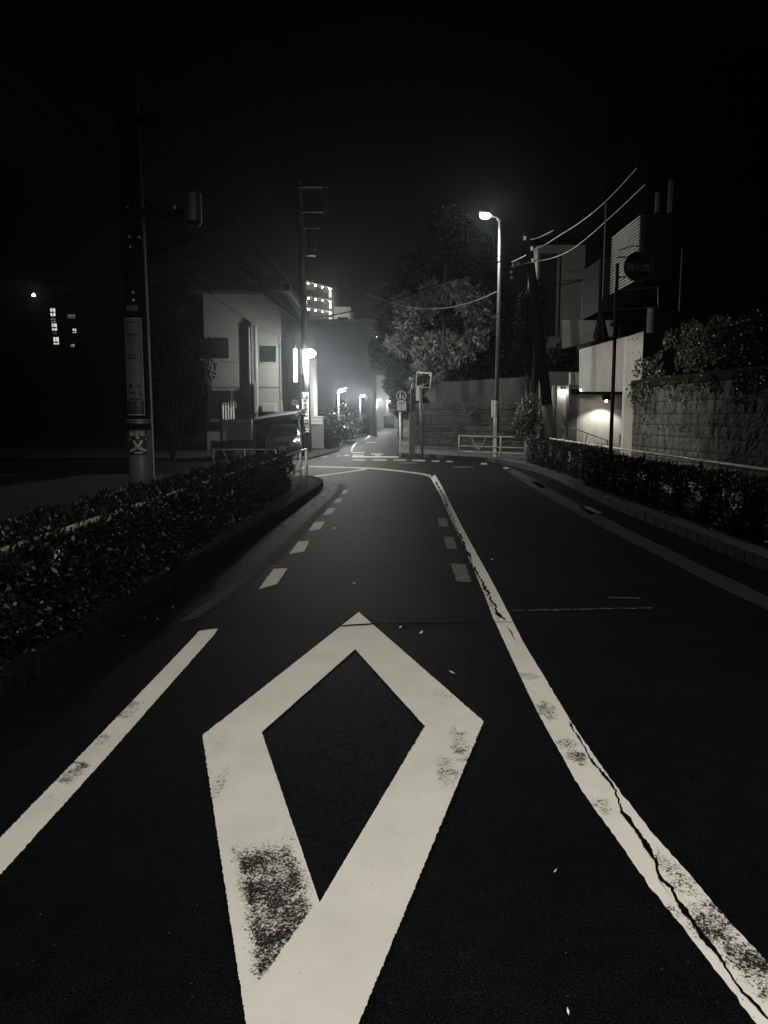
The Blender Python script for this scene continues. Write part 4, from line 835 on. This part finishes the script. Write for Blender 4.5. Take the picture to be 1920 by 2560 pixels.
for i in range(n+1):
    for j in range(n+1):
        u, w_ = -1+2*i/n, -1+2*j/n; vs.append(mc+ax*u*hw*.9+az*w_*hw*.9+ay*sgn*(.022+.05*(1-(u*u+w_*w_)/2)))
mb.add(vs, [(i*(n+1)+j, (i+1)*(n+1)+j, (i+1)*(n+1)+j+1, i*(n+1)+j+1) for i in range(n) for j in range(n)]); mb.build('mirror_face', M_mirror, mt, smooth=True)
mb = MB()
for s_ in (-1, 1): mb.obox(mc+ax*s_*hw, ax, ay, az, .022, .05, hw+.02); mb.obox(mc+az*s_*hw, ax, ay, az, hw-.02, .05, .022)
mb.build('frame', M_sign_w, mt)
# speed sign left
rp_ = g(754, 1131, .05); RY = rp_.y; t = empty('speed_sign', rp_, 'round 30 speed limit sign above a dark no parking disc on a slim leaning post', 'sign')
top = at(743, 1012, RY); MB().tube([rp_, top], .04, 12).build('post', M_white, t, smooth=True)
c = at(736.5, 1006.5, RY-.06); rd = 9.5*RY/FPX; MB().disc(c, rd, .012, 28).build('disc', M_sign_w, t); MB().ring(c+Vector((0, -.013, 0)), rd*.76, rd, .004).build('rim', mat('sign_ring_grey', (.10, .10, .10), .5, bump=0), t)
mb = MB(); text(mb, '30', rd*1.05, c+Vector((0, -.018, 0)), .03); mb.build('lettering', M_sign_dk, t)
c = at(739, 1030, RY-.06); MB().disc(c, rd*1.1, .012, 28).build('disc', M_sign_bl, t); mb = MB().ring(c+Vector((0, -.013, 0)), rd*.92, rd*1.08, .004); mb.build('rim', mat('sign_ring_grey2', (.07, .07, .07), .5, bump=0), t)
x0, x1, z0, z1 = boardbox(729, 1041, 752, 1047.5, RY-.06); MB().box(x0, x1, RY-.08, RY-.06, z0, z1).build('plate', M_sign_w, t)
MB().box(x0+.03, x1-.03, RY-.084, RY-.08, z0+.03, z1-.03).build('lettering', M_sign_dk, t)
# ================================================================ CAR
def car(loc, yaw, s, label):
    t = empty('parked_car', loc, label, 'car'); M = Matrix.Translation(loc) @ Matrix.Rotation(yaw, 4, 'Z') @ Matrix.Scale(s, 4)
    def put(mb, name, m, par=None, **k): mb.v = [tuple(M @ Vector(v)) for v in mb.v]; return mb.build(name, m, par or t, **k)
    # sections along length y (front at y=0, tail y=4.4): list of half-profile points (x,z)
    S = [(0.0, [(0, .3), (.62, .32), (.74, .42), (.72, .56), (.6, .66), (0, .70)]), (.12, [(0, .22), (.74, .24), (.82, .42), (.80, .6), (.66, .72), (0, .76)]),
         (.5, [(0, .18), (.8, .2), (.86, .45), (.85, .66), (.72, .80), (0, .84)]), (1.25, [(0, .18), (.82, .2), (.87, .5), (.86, .78), (.74, .92), (0, .97)]),
         (2.4, [(0, .18), (.82, .2), (.88, .5), (.87, .85), (.8, .96), (0, 1.0)]), (3.8, [(0, .18), (.82, .2), (.87, .5), (.86, .85), (.76, .98), (0, 1.02)]), (4.4, [(0, .3), (.72, .32), (.8, .5), (.78, .8), (.66, .94), (0, .96)])]
    mb = MB(); vs = []; 
    for y, pr in S:
        vs += [(x, y, z) for x, z in pr]+[(-x, y, z) for x, z in reversed(pr[1:-1])]
    n = 10; fs = [tuple(range(n)), tuple(reversed(range((len(S)-1)*n, len(S)*n)))]
    for i in range(len(S)-1): fs += [(i*n+k, (i+1)*n+k, (i+1)*n+(k+1) % n, i*n+(k+1) % n) for k in range(n)]
    mb.add(vs, fs); body = put(mb, 'body', mat('car_paint', (.22, .225, .23), .3, .7, bump=0, var=.05), smooth=True); sub = body.modifiers.new('s', 'SUBSURF'); sub.levels = sub.render_levels = 2
    cb = MB(); A = [(.78, 1.15, .93), (.62, 1.95, 1.42), (.6, 3.1, 1.44), (.72, 3.95, 1.0)]
    vs = [(x, y, z) for x, y, z in A]+[(-x, y, z) for x, y, z in A]; cb.add(vs, [(0, 1, 5, 4), (1, 2, 6, 5), (2, 3, 7, 6), (0, 3, 2, 1), (4, 5, 6, 7), (0, 4, 7, 3)]); put(cb, 'cabin', M_glass)
    rf = MB().box(-.6, .6, 1.97, 3.08, 1.425, 1.465)
    for sx in (-1, 1): rf.tube([(sx*.78, 1.15, .94), (sx*.62, 1.95, 1.43)], .035, 6)
    rf.tube([(.64, 1.94, 1.43), (-.64, 1.94, 1.43)], .035, 6); put(rf, 'roof', mat('car_paint', None))
    for sx in (-1, 1):
        h = put(MB().slab([(sx*.46, -.015, .55), (sx*.74, .12, .58), (sx*.76, .2, .7), (sx*.5, .06, .68)], (0, .08, 0)), 'headlight', mat('headlight_glass', (.35, .36, .36), .12, .3, bump=0))
        put(MB().sphere((sx*.6, .03, .62), .045, 6), 'reflector', M_white, h)
        m_ = MB().sphere((sx*.95, 1.35, .98), .09, 6); m_.tube([(sx*.8, 1.35, .95), (sx*.95, 1.35, .95)], .025, 6); put(m_, 'side_mirror', mat('car_paint', None))
    gr = put(MB().slab([(-.36, -.03, .66), (.36, -.03, .66), (.3, -.03, .5), (-.3, -.03, .5)], (0, .06, 0)), 'grille', M_sign_dk)
    mb = MB().ring((0, -.035, .585), .045, .06, .012, 18); [mb.box(-.34+.0, .34, -.045, -.03, z, z+.012) for z in (.655,)]; put(mb, 'grille_trim', M_metal, gr)
    put(MB().box(-.62, .62, -.06, .02, .4, .43), 'bumper_trim', M_metal)
    p = put(MB().box(-.17, .17, -.09, -.07, .26, .43), 'number_plate', M_sign_w); v_, f_ = textgeo('15-74', .11, .02); put(MB().add([(x, -.094-z, .325+y) for x, y, z in v_], f_), 'lettering', M_sign_dk, p)
    for sx in (-1, 1):
        for yy in (.85, 3.5):
            w = put(MB().tube([(sx*.70, yy, .31), (sx*.875, yy, .31)], .31, 22), 'wheel', M_black); put(MB().tube([(sx*.87, yy, .31), (sx*.885, yy, .31)], .2, 14), 'rim', M_metal, w)
    return t
car(Vector((at(706, 1100, 31.3).x, 31.3, .05)), R(6), .85, 'dark silver sedan parked nose out under the sloping carport')
# ================================================================ LEFT HOUSES
wh = empty('white_house', (-6, 36, .05), 'pale plastered house with sloping carport behind the parked car', 'house')
xa, xb = at(512, 900, 36).x, at(704, 900, 36).x; zt_ = at(600, 735, 36).z
MB().box(xa, xb, 36, 44, .05, zt_).build('wall', M_plaster, wh)
MB().box(xa-.5, xb+.5, 35.2, 44.5, zt_+.003, zt_+.28).build('eave', M_roof, wh)
zr_ = zt_+.28; MB().add([(xa-.5, 35.2, zr_+.003), (xb+.5, 35.2, zr_+.003), (xb+.5, 44.5, zr_+.003), (xa-.5, 44.5, zr_+.003), (xa+1.5, 38, zr_+1.2), (xb-1.5, 38, zr_+1.2), (xb-1.5, 42, zr_+1.2), (xa+1.5, 42, zr_+1.2)], [(0, 3, 2, 1), (4, 5, 6, 7), (0, 1, 5, 4), (1, 2, 6, 5), (2, 3, 7, 6), (3, 0, 4, 7)]).build('roof', M_roof, wh)
for yy in (905, 968): q_ = boardbox(584, yy, 618, yy+1.2, 35.98); MB().box(xa+.01, xb-.01, 35.97, 35.995, q_[2], q_[3]).build('joint', M_sign_dk, wh)
q_ = boardbox(655, 1008, 690, 1030, 35.6); MB().box(q_[0], q_[1], 35.55, 35.9, q_[2], q_[3]).build('cooling_unit', M_plaster2, wh, bevel=.02)
q_ = boardbox(652, 865, 690, 905, 35.9); w_ = MB().box(q_[0], q_[1], 35.94, 35.985, q_[2], q_[3]).build('window', M_glass, wh); MB().box(q_[0]-.05, q_[1]+.05, 35.9, 35.98, q_[2]-.06, q_[2]-.002).build('sill', M_metal, w_)
xc = at(758, 900, 38).x; MB().box(xb+.005, xc, 38.2, 46, .05, at(730, 800, 38).z).build('wing', mat('wing_plaster', (.06, .06, .058), .9, var=.15), wh)
x0, x1, z0, z1 = boardbox(500, 846, 572, 896, 35.95); w_ = MB().box(x0, x1, 35.93, 35.99, z0, z1).build('window', M_glass, wh); MB().box(x0-.06, x1+.06, 35.9, 35.985, z0-.08, z0-.002).build('sill', M_metal, w_)
x0, x1, z0, z1 = boardbox(516, 976, 579, 1048, 35.95); w_ = MB().box(x0, x1, 35.93, 35.99, z0, z1).build('window', M_glass, wh)
mb = MB()
for k in range(5): mb.box(x0+.75+k*.12, x0+.79+k*.12, 35.86, 35.9, z0, z0+.75)
mb.build('window_bars', M_white, w_)
MB().box(x0+.2, x1+.05, 35.75, 35.92, z0-.1, z0-.003).build('sill', M_metal, w_)
for px, Y, r_, ya, yb in ((624, 35.8, .05, 818, 1052), (640, 35.75, .09, 814, 1050), (700, 36, .05, 840, 1040)):
    a, b = at(px-4, ya, Y), at(px+3, yb, Y); MB().tube([Vector((b.x, Y, a.z)), Vector((b.x, Y, b.z))], r_, 10).build('downpipe', mat('drain_pipe', (.10, .10, .10), .7), wh)
x0, x1, z0, z1 = boardbox(636, 955, 645, 1032, 35.6); MB().box(x0, x1, 35.5, 35.9, z0, z1).build('meter_box', M_plaster2, wh)
x0, x1, z0, z1 = boardbox(709, 983, 717, 1035, 37.8); MB().box(x0, x1, 37.9, 38.15, .1, z1).build('door_frame', M_plaster, wh)
x0, x1, z0, z1 = boardbox(713, 1046, 744, 1072, 37.8); MB().box(x0, x1, 37.9, 38.1, z0, z1).build('low_panel', M_plaster, wh)
mb = MB(); cpt = [at(606, 1074, 31), at(630, 1057, 32), at(728, 1034, 34.5), at(738, 1040, 34.5), at(736, 1046, 32)]
cr_ = [(at(606, 1074, 32.2).x, at(628, 1056, 32.2).z-.0)]
Yc0, Yc1 = 31.0, 35.7
lowL, hiR = at(630, 1062, Yc0), at(738, 1040, Yc0)
mb.slab([Vector((at(606, 1074, Yc0).x, Yc0, at(606, 1074, Yc0).z)), Vector((lowL.x, Yc0, lowL.z-.02)), Vector((hiR.x, Yc0, hiR.z-.04)), Vector((hiR.x, Yc0, hiR.z+.1)), Vector((lowL.x, Yc0, lowL.z+.2))], (0, Yc1-Yc0, .25)).build('carport_roof', M_roof, wh)
for px in (634, 757): x_ = at(px, 1090, 31.2).x; MB().box(x_-.05, x_+.05, 31.2, 31.3, .05, 1.62 if px < 700 else 1.7).build('carport_post', M_darkmetal, wh)
MB().box(lowL.x, hiR.x, 35.75, 35.85, .05, 1.7).build('carport_back', M_render, wh)
# garden wall with louvred fence
gw = empty('garden_wall', at(580, 1134, 29.5), 'low grey garden wall with white slatted screen in front of the pale house', 'wall')
x0, x1, z0, z1 = boardbox(526, 1101, 638, 1142, 30.4); MB().box(x0, x1, 30.4, 30.6, .05, z1).build('wall', M_plaster2, gw)
x0, x1, z0, z1 = boardbox(567, 1048, 628, 1101, 30.3); louvre(gw, (x0, 30.33, 0), (x1, 30.33, 0), z0, z1, 10, M_white, 'slatted_screen', .03, .34)
mb = MB(); mb.box(x0-.05, x0+.02, 30.29, 30.38, z0, z1); mb.box(x1-.02, x1+.04, 30.29, 30.38, z0, z1); mb.build('screen_frame', M_white, gw); MB().box(x0, x1, 30.42, 30.46, z0, z1).build('screen_back', M_render, gw)
x0, x1, z0, z1 = boardbox(546, 1048, 565, 1100, 30.3); louvre(gw, (x0, 30.33, 0), (x1, 30.33, 0), z0, z1, 9, M_plaster2, 'slatted_screen', .02)
rg = at(580, 1013, 29.8); rt = empty('ring_sign', (at(555, 1134, 29.8).x, 29.8, .05), 'round wrought iron ring sign on a thin dark post before the pale house', 'sign')
MB().tube([(at(553, 1100, 29.8).x, 29.8, .05), (at(553, 1000, 29.8).x, 29.8, at(553, 1000, 29.8).z)], .045, 8).build('post', M_darkmetal, rt)
mb = MB(); mb.tube([at(553, 1008, 29.8), at(620, 998, 29.8)], .02, 6); mb.tube([at(553, 1012, 29.8), at(606, 1010, 29.8)], .015, 6); mb.build('arm', M_darkmetal, rt)
mb = MB().ring(rg, .15, .175, .03); mb.ring(rg+Vector((.02, 0, 0)), .07, .085, .03); mb.tube([rg+Vector((-.02, -.01, .12)), rg+Vector((-.05, -.01, -.1))], .012, 6); mb.build('ring', M_white, rt)
# dark house far left
DY = 70.0
dh = empty('apartment_block', (-28, DY, 0), 'wide black apartment block with a lit stairwell left of the thick pole', 'building')
xa, xb = at(-160, 900, DY).x, at(560, 900, DY).x; ze = at(300, 700, DY).z
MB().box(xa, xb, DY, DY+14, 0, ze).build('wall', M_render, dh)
yr = DY-.8; rx = [at(108, 712, yr), at(480, 649, yr), at(632, 668, yr), at(632, 676, yr), at(108, 730, yr)]
MB().slab(rx, (0, 15.6, 0)).build('roof', M_roof, dh)
for (x_, y_, X_, Y_) in ((215, 770, 240, 792), (215, 820, 240, 842), (390, 770, 420, 792), (430, 770, 460, 792), (390, 820, 420, 842), (430, 820, 460, 842), (20, 820, 50, 842), (20, 770, 50, 792), (390, 870, 420, 892), (430, 870, 460, 892)):
    x0, x1, z0, z1 = boardbox(x_, y_, X_, Y_, DY-.05); w_ = MB().box(x0, x1, DY-.07, DY-.01, z0, z1).build('window', M_glass, dh); MB().box(x0-.1, x1+.1, DY-.2, DY-.015, z0-.12, z0-.002).build('sill', M_darkmetal, w_)
bush('tree', at(445, 930, 25.5), (1.2, 1.2, 2.2), 11000, 'dark garden tree at the edge of the pale house wall', 'tree', .11, M_leafd, 61, (at(430, 1100, 25.5).x, 25.5, .12), clumps=24)
# lit windows of the far left block
def tower_windows(t, rects, Y, m, name='window'):
    for r_ in rects:
        x0, x1, z0, z1 = boardbox(*r_, Y-.06); w_ = MB().box(x0, x1, Y-.1, Y-.02, z0, z1).build(name, m, t); zm = z0+(z1-z0)*random.uniform(.25, .5); xm_ = x0+(x1-x0)*random.uniform(.4, .65)
        MB().box(x0, x1, Y-.13, Y-.103, zm-.06, zm+.06).build('transom', M_sign_dk, w_); MB().box(xm_-.03, xm_+.03, Y-.16, Y-.133, z0, z1).build('mullion', M_sign_dk, w_)
M_lit = emit('lit_window', (1, .95, .82), .8); M_lit2 = emit('lit_window_dim', (.9, .95, 1), .16)
tower_windows(dh, [(126, 771, 138, 790), (130, 809, 142, 826), (134, 843, 147, 861), (182, 822, 190, 832), (177, 861, 185, 866)], DY, M_lit)
tower_windows(dh, [(169, 787, 177, 795), (179, 787, 187, 795), (128, 796, 138, 806), (132, 832, 140, 836)], DY, M_lit2)
MB().sphere(at(84, 738, DY-.3), .12, 6).build('bulb', M_bulb, dh)
# ================================================================ FAR STREET
# central apartment with lit corridors
CY = 120.0
ct = empty('lit_apartments', at(795, 811, CY), 'apartment tower with brightly lit open corridors above the centre street', 'building')
c0, c1 = at(760, 700, CY), at(833, 740, CY); xl, xr_ = c0.x, c1.x; dy = 10.0
base_z = 0
MB().box(xl-.2, xr_+.3, CY+2.2, CY+10, base_z, c0.z+.3).build('core', M_plaster, ct)
fz = [at(795, y, CY).z for y in (722, 750, 777, 803)]
def sl(x): return (x-xl)/(xr_-xl)
floors = [(697, 716), (735, 747), (763, 775), (790, 800), (815, 824)]
for k, (yl, yr) in enumerate(floors):
    a = Vector((xl, CY, at(760, yl, CY).z)); b = Vector((xr_, CY, at(833, yr, CY).z))
    mb = MB().slab([a, b, b+Vector((0, 0, -.22)), a+Vector((0, 0, -.22))], (0, 2.2, 0)); mb.build('floor_slab', M_plaster2, ct)
    if k:
        MB().slab([a+Vector((0, 0, .75)), b+Vector((0, 0, .75)), b, a], (0, .08, 0)).build('balustrade', mat('corridor_rail', (.08, .085, .09), .8), ct)
    if k < 4:
        for j in range(4):
            u = .12+.25*j; p = a.lerp(b, u)+Vector((0, 1.1, -.38)); MB().sphere(p, .1, 6).build('bulb', M_bulb, ct)
            if j % 2 == 0: plight(ct, p+Vector((.9, -.2, -.18)), 30, WARM, .1)
            d0 = a.lerp(b, u+.08)+Vector((0, 2.12, -.5)); MB().box(d0.x-.35, d0.x+.35, CY+2.1, CY+2.19, d0.z-1.5, d0.z).build('door', M_sign_dk if j % 2 else M_plaster2, ct)
for j in range(4): x_ = xl+(xr_-xl)*(.0+.333*j); MB().box(x_-.12, x_+.12, CY-.1, CY-.003, at(795, 824, CY).z, at(760+24*j, 700+6*j, CY).z-.2).build('column', M_plaster2, ct)
for (x_, y_, X_, Y_) in ((822, 728, 829, 744), (823, 756, 829, 772), (761, 750, 768, 772), (822, 784, 830, 788), (822, 794, 830, 799)): x0, x1, z0, z1 = boardbox(x_, y_, X_, Y_, CY-.15); MB().box(x0, x1, CY-.2, CY-.15, z0, z1).build('lit_panel', M_lit, ct)
a, b = at(762, 742, CY-.2), at(776, 760, CY-.2); mb = MB().tube([at(762, 746, CY-.2), at(778, 732, CY-.2)], .12, 6); mb.tube([a, b], .12, 6); mb.build('stair', M_darkmetal, ct)
gb = empty('grey_block', at(855, 808, CY+2), 'plain pale rooftop block right of the lit apartment tower', 'building')
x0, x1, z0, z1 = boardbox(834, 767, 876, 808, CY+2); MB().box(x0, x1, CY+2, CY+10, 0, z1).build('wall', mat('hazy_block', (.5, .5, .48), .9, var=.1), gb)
x0, x1, z0, z1 = boardbox(844, 793, 870, 808, CY+1.9); MB().box(x0, x1, CY+1.85, CY+1.95, z0, z1).build('window', M_glass, gb)
plight(gb, Vector((x0-1, CY-3, z1+1)), 260, WARM, .3)
# building mass at left of far street
fb_ = empty('street_building', (-7.5, 72, .05), 'tall plain building closing the left side of the far street in lamp glow', 'building')
x0, x1, z0, z1 = boardbox(690, 808, 936, 1080, 72); M_hz = mat('dark_far_wall', (.03, .03, .03), .9, var=.5, scale=.6, bump=0); MB().box(x0, x1, 72, 84, .05, z1).build('wall', M_hz, fb_)
MB().box(x0-.2, x1+.2, 71.8, 84.2, z1+.003, z1+.35).build('parapet', M_hz, fb_)
eb = empty('end_building', (0, 104, 0), 'dark low building closing the end of the far street', 'building')
x0, x1, z0, z1 = boardbox(930, 1000, 1100, 1080, 106); MB().box(x0, x1+3, 106, 114, 0, z1+3.5).build('wall', M_plaster2, eb)
MB().box(x0-.3, x1+3.3, 105.7, 114.2, z1+3.505, z1+3.9).build('roof', M_roof, eb)
q_ = boardbox(960, 1040, 985, 1070, 105.95); MB().box(q_[0], q_[1], 105.9, 105.98, q_[2], q_[3]).build('window', M_glass, eb)
# wall piece and AC box right of centre pole
t = empty('boundary_wall', at(793, 1132, 38.5), 'grey boundary wall with ribbed white box right of the centre pole', 'wall')
x0, x1, z0, z1 = boardbox(778, 1061, 810, 1132, 38.5); MB().box(x0, x1, 38.5, 38.75, .05, z1).build('wall', M_plaster2, t)
x0, x1, z0, z1 = boardbox(774, 1040, 807, 1061, 38.4); MB().box(x0, x1, 38.42, 38.9, z0, z1).build('box', M_plaster2, t); louvre(t, (x0, 38.4, 0), (x1, 38.4, 0), z0, z1, 6, M_white, 'ribs', .02)
# shrubs down the left side of the far street
for i, (px, py, Y, r_, n_, lab) in enumerate(((828, 1085, 42, (.9, .8, 1.1), 6500, 'dark bushy hedge plant just past the grey boundary wall'), (846, 1045, 47, (1.3, 1.2, 1.3), 6500, 'taller lit shrub behind the boundary hedge on the left'), (862, 1060, 52, (1.3, 1.5, 1.2), 5000, 'mid street dark shrub on the left roadside'), (880, 1060, 60, (1.0, 1.6, 1.0), 4500, 'far shrub on the left roadside below the second lamp'), (898, 1062, 70, (1.0, 1.6, .9), 3500, 'farthest low shrub on the left roadside'))):
    c = at(px, py, Y); bush('shrub', c, r_, n_, lab, 'shrub', .13, M_leaf, 70+i, (c.x, Y, .05))['x'] if False else bush('shrub', c, r_, n_, lab, 'shrub', .13, M_leaf, 70+i, (c.x, Y, .05))
# lamps down the far street
L2 = at(851, 980, 45); fz0 = .05
far1 = street_lamp((L2.x-.12, 45, .05), L2.z+.0, (.12, -.05, .03), LAMP_FAR, 'second street lamp on the left, nearest beyond the centre pole', .035, cols=(.97, .98, .93), group= 'small lamps along the far street', bulb=.12, fill=.6, pm=mat('dark_lamp_pole', (.035, .035, .034), .5, bump=.05, spec=.2))
for (px, py, Y, lab) in ((904, 993, 63, 'third street lamp in the row down the far street'), (945, 1002, 83, 'fourth small street lamp near the end of the far street'), (970, 1004, 100, 'last street lamp, rightmost of the far row')):
    p = at(px, py, Y); copy_tree(far1, (p.x-L2.x, Y-45, p.z-L2.z), lab)
sm = at(943, 843, 60); t = empty('utility_pole', (at(938, 1085, 60).x, 60, .05), 'thin distant utility pole left of the broad leaved tree', 'utility pole')
x_ = at(938, 900, 60).x; MB().tube([(x_, 60, .05), (x_, 60, at(938, 800, 60).z)], [.14, .1], 10).build('pole', M_pole, t, smooth=True)
MB().box(x_-.5, x_+.7, 59.85, 59.95, at(938, 838, 60).z, at(938, 838, 60).z+.1).build('crossarm', M_darkmetal, t); MB().sphere((sm.x, 59.8, sm.z), .07, 6).build('bulb', M_bulb, t)
bp = empty('stone_post', g(933, 1088, .05), 'pale squat gate post on the left roadside below the fourth lamp', 'post'); q_ = g(933, 1090, .05); MB().box(q_.x-.25, q_.x+.1, q_.y, q_.y+.3, .05, 1.5).build('post', M_plaster, bp, bevel=.02)
MB().box(q_.x-.29, q_.x+.14, q_.y-.04, q_.y+.34, 1.502, 1.6).build('cap', M_plaster, bp)
# ================================================================ TREES right
def bigtree(name, base, clumps, label, leafs, m, h, L, W, seed, per=7, droop=.25, tr=.22, spray=True):
    rng = np.random.default_rng(seed); base = Vector(base); t = empty(name, base, label, 'tree'); parts = []; tot = sum(c[3]**2 for c in clumps); centres = []
    for (px, py, Y, r_) in clumps:
        c = np.array(at(px, py, Y)); centres.append(c); k = int(leafs*r_**2/tot); d = rng.normal(size=(k, 3)); d /= np.linalg.norm(d, axis=1)[:, None]
        P = c+d*r_*np.array([1, 1, .75])*(rng.uniform(.15, 1, k)**.5)[:, None]
        if spray:
            # rosettes of long leaves around each twig tip
            ax = d*.7+np.array([0, -.3, .35])+rng.normal(0, .25, (k, 3)); ax /= np.linalg.norm(ax, axis=1)[:, None]
            PP = np.repeat(P, per, 0); DD = np.repeat(ax, per, 0)*.45+rng.normal(size=(k*per, 3))*.62; parts.append(leaves(PP, L, W, DD, droop))
        else: parts.append(leaves(P, L, W, None, droop))
    leafmesh('crown', parts, m, t); mb = MB(); top = base+Vector((0, 0, h))
    mb.tube([base, base+Vector((.05, 0, h*.4)), base+Vector((-.1, 0, h*.8)), top], [tr, tr*.8, tr*.5, tr*.2], 10)
    for c in centres:
        q = Vector(c); s_ = base+Vector((0, 0, min(max(q.z-1.2, h*.3), h*.9))); mb.tube([s_, s_.lerp(q, .5)+Vector((0, 0, .15)), q], [tr*.35, tr*.2, tr*.07], 6)
    mb.build('trunk', M_bark, t); return t
cl1 = [(a_, b_, c_, d_*.78) for a_, b_, c_, d_ in [(1020, 795, 37, .8), (1060, 775, 36.5, .7), (1085, 735, 36.5, .9), (1130, 728, 35.9, .75), (1158, 725, 36.2, .7), (1000, 860, 37, .8), (1035, 850, 36.6, .9), (1075, 865, 36.3, 1.0), (1120, 855, 36, .8), (1060, 905, 36.2, .7), (1110, 895, 36, .8),
       (1150, 880, 35.8, .8), (1180, 850, 36, .8), (1180, 760, 36.5, .9), (1040, 960, 36.2, .5), (1090, 950, 36.2, .5), (1015, 760, 38, .8), (1200, 800, 37, 1.0)]]
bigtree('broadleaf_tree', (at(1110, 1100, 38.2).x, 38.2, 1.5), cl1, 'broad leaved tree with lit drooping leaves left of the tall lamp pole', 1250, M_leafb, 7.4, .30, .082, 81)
cl2 = [(1120, 560, 42, 1.3), (1090, 620, 42, 1.6), (1060, 680, 42, 1.7), (1140, 640, 41.5, 1.8), (1030, 740, 42, 1.6), (1180, 700, 41, 1.9), (1100, 700, 42, 2), (1000, 820, 43, 1.5), (1050, 850, 43, 2), (1140, 800, 41.5, 2.2), (1220, 780, 41, 1.8), (1240, 860, 40, 1.6), (1160, 900, 41, 1.8), (1130, 590, 42, 1.4), (1010, 900, 42, 1.3), (1290, 900, 37, 1.3), (1300, 830, 38, 1.2), (1200, 620, 43, 1.1)]
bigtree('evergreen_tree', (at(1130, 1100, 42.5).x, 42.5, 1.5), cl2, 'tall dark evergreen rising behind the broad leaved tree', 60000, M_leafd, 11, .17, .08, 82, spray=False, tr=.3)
cl3 = [(985, 900, 52, 1.6), (965, 870, 56, 1.3), (1015, 960, 48, 1.4), (1022, 1010, 46, 1.2)]
bigtree('evergreen_tree', (at(1000, 1100, 50).x, 50, .1), cl3, 'hazy grey evergreen on the right side of the far street', 20000, M_leafd, 6.5, .2, .09, 83, spray=False, tr=.2)
# fallen litter by the left kerb
rng = np.random.default_rng(90); n = 420; P = np.stack([np.zeros(n)]*3, 1); yy = rng.uniform(3.2, 19, n)
kp = np.array([[p.x, p.y] for p in kerbL]); o_ = np.argsort(kp[:, 1]); xx = np.interp(yy, kp[o_, 1], kp[o_, 0]); P = np.stack([xx+rng.normal(.12, .16, n), yy, np.full(n, .012)+rng.uniform(0, .02, n)], 1)
D = rng.normal(size=(n, 3)); D[:, 2] *= .15; v, f = leaves(P, .035, .012, D); tag(leafmesh('leaf_litter', [(v, f)], M_leaf, None), kind='stuff')['label'] = 'dry leaves scattered along the left kerb'
# ================================================================ HAZE
hz = bpy.data.materials.new('haze_volume'); hz.use_nodes = True; nt = hz.node_tree; nt.nodes.remove(nt.nodes['Principled BSDF'])  # scattering volume added to make halos round the lamps
vol = nt.nodes.new('ShaderNodeVolumePrincipled'); vol.inputs['Color'].default_value = (.86, .93, 1, 1); vol.inputs['Density'].default_value = HAZE; vol.inputs['Anisotropy'].default_value = .9
nt.links.new(vol.outputs[0], nt.nodes['Material Output'].inputs['Volume'])
tag(MB().box(-70, 70, -20, 190, -1.7, 42).build('haze', hz), kind='stuff')['label'] = 'thin haze added to give the street lamps a halo'
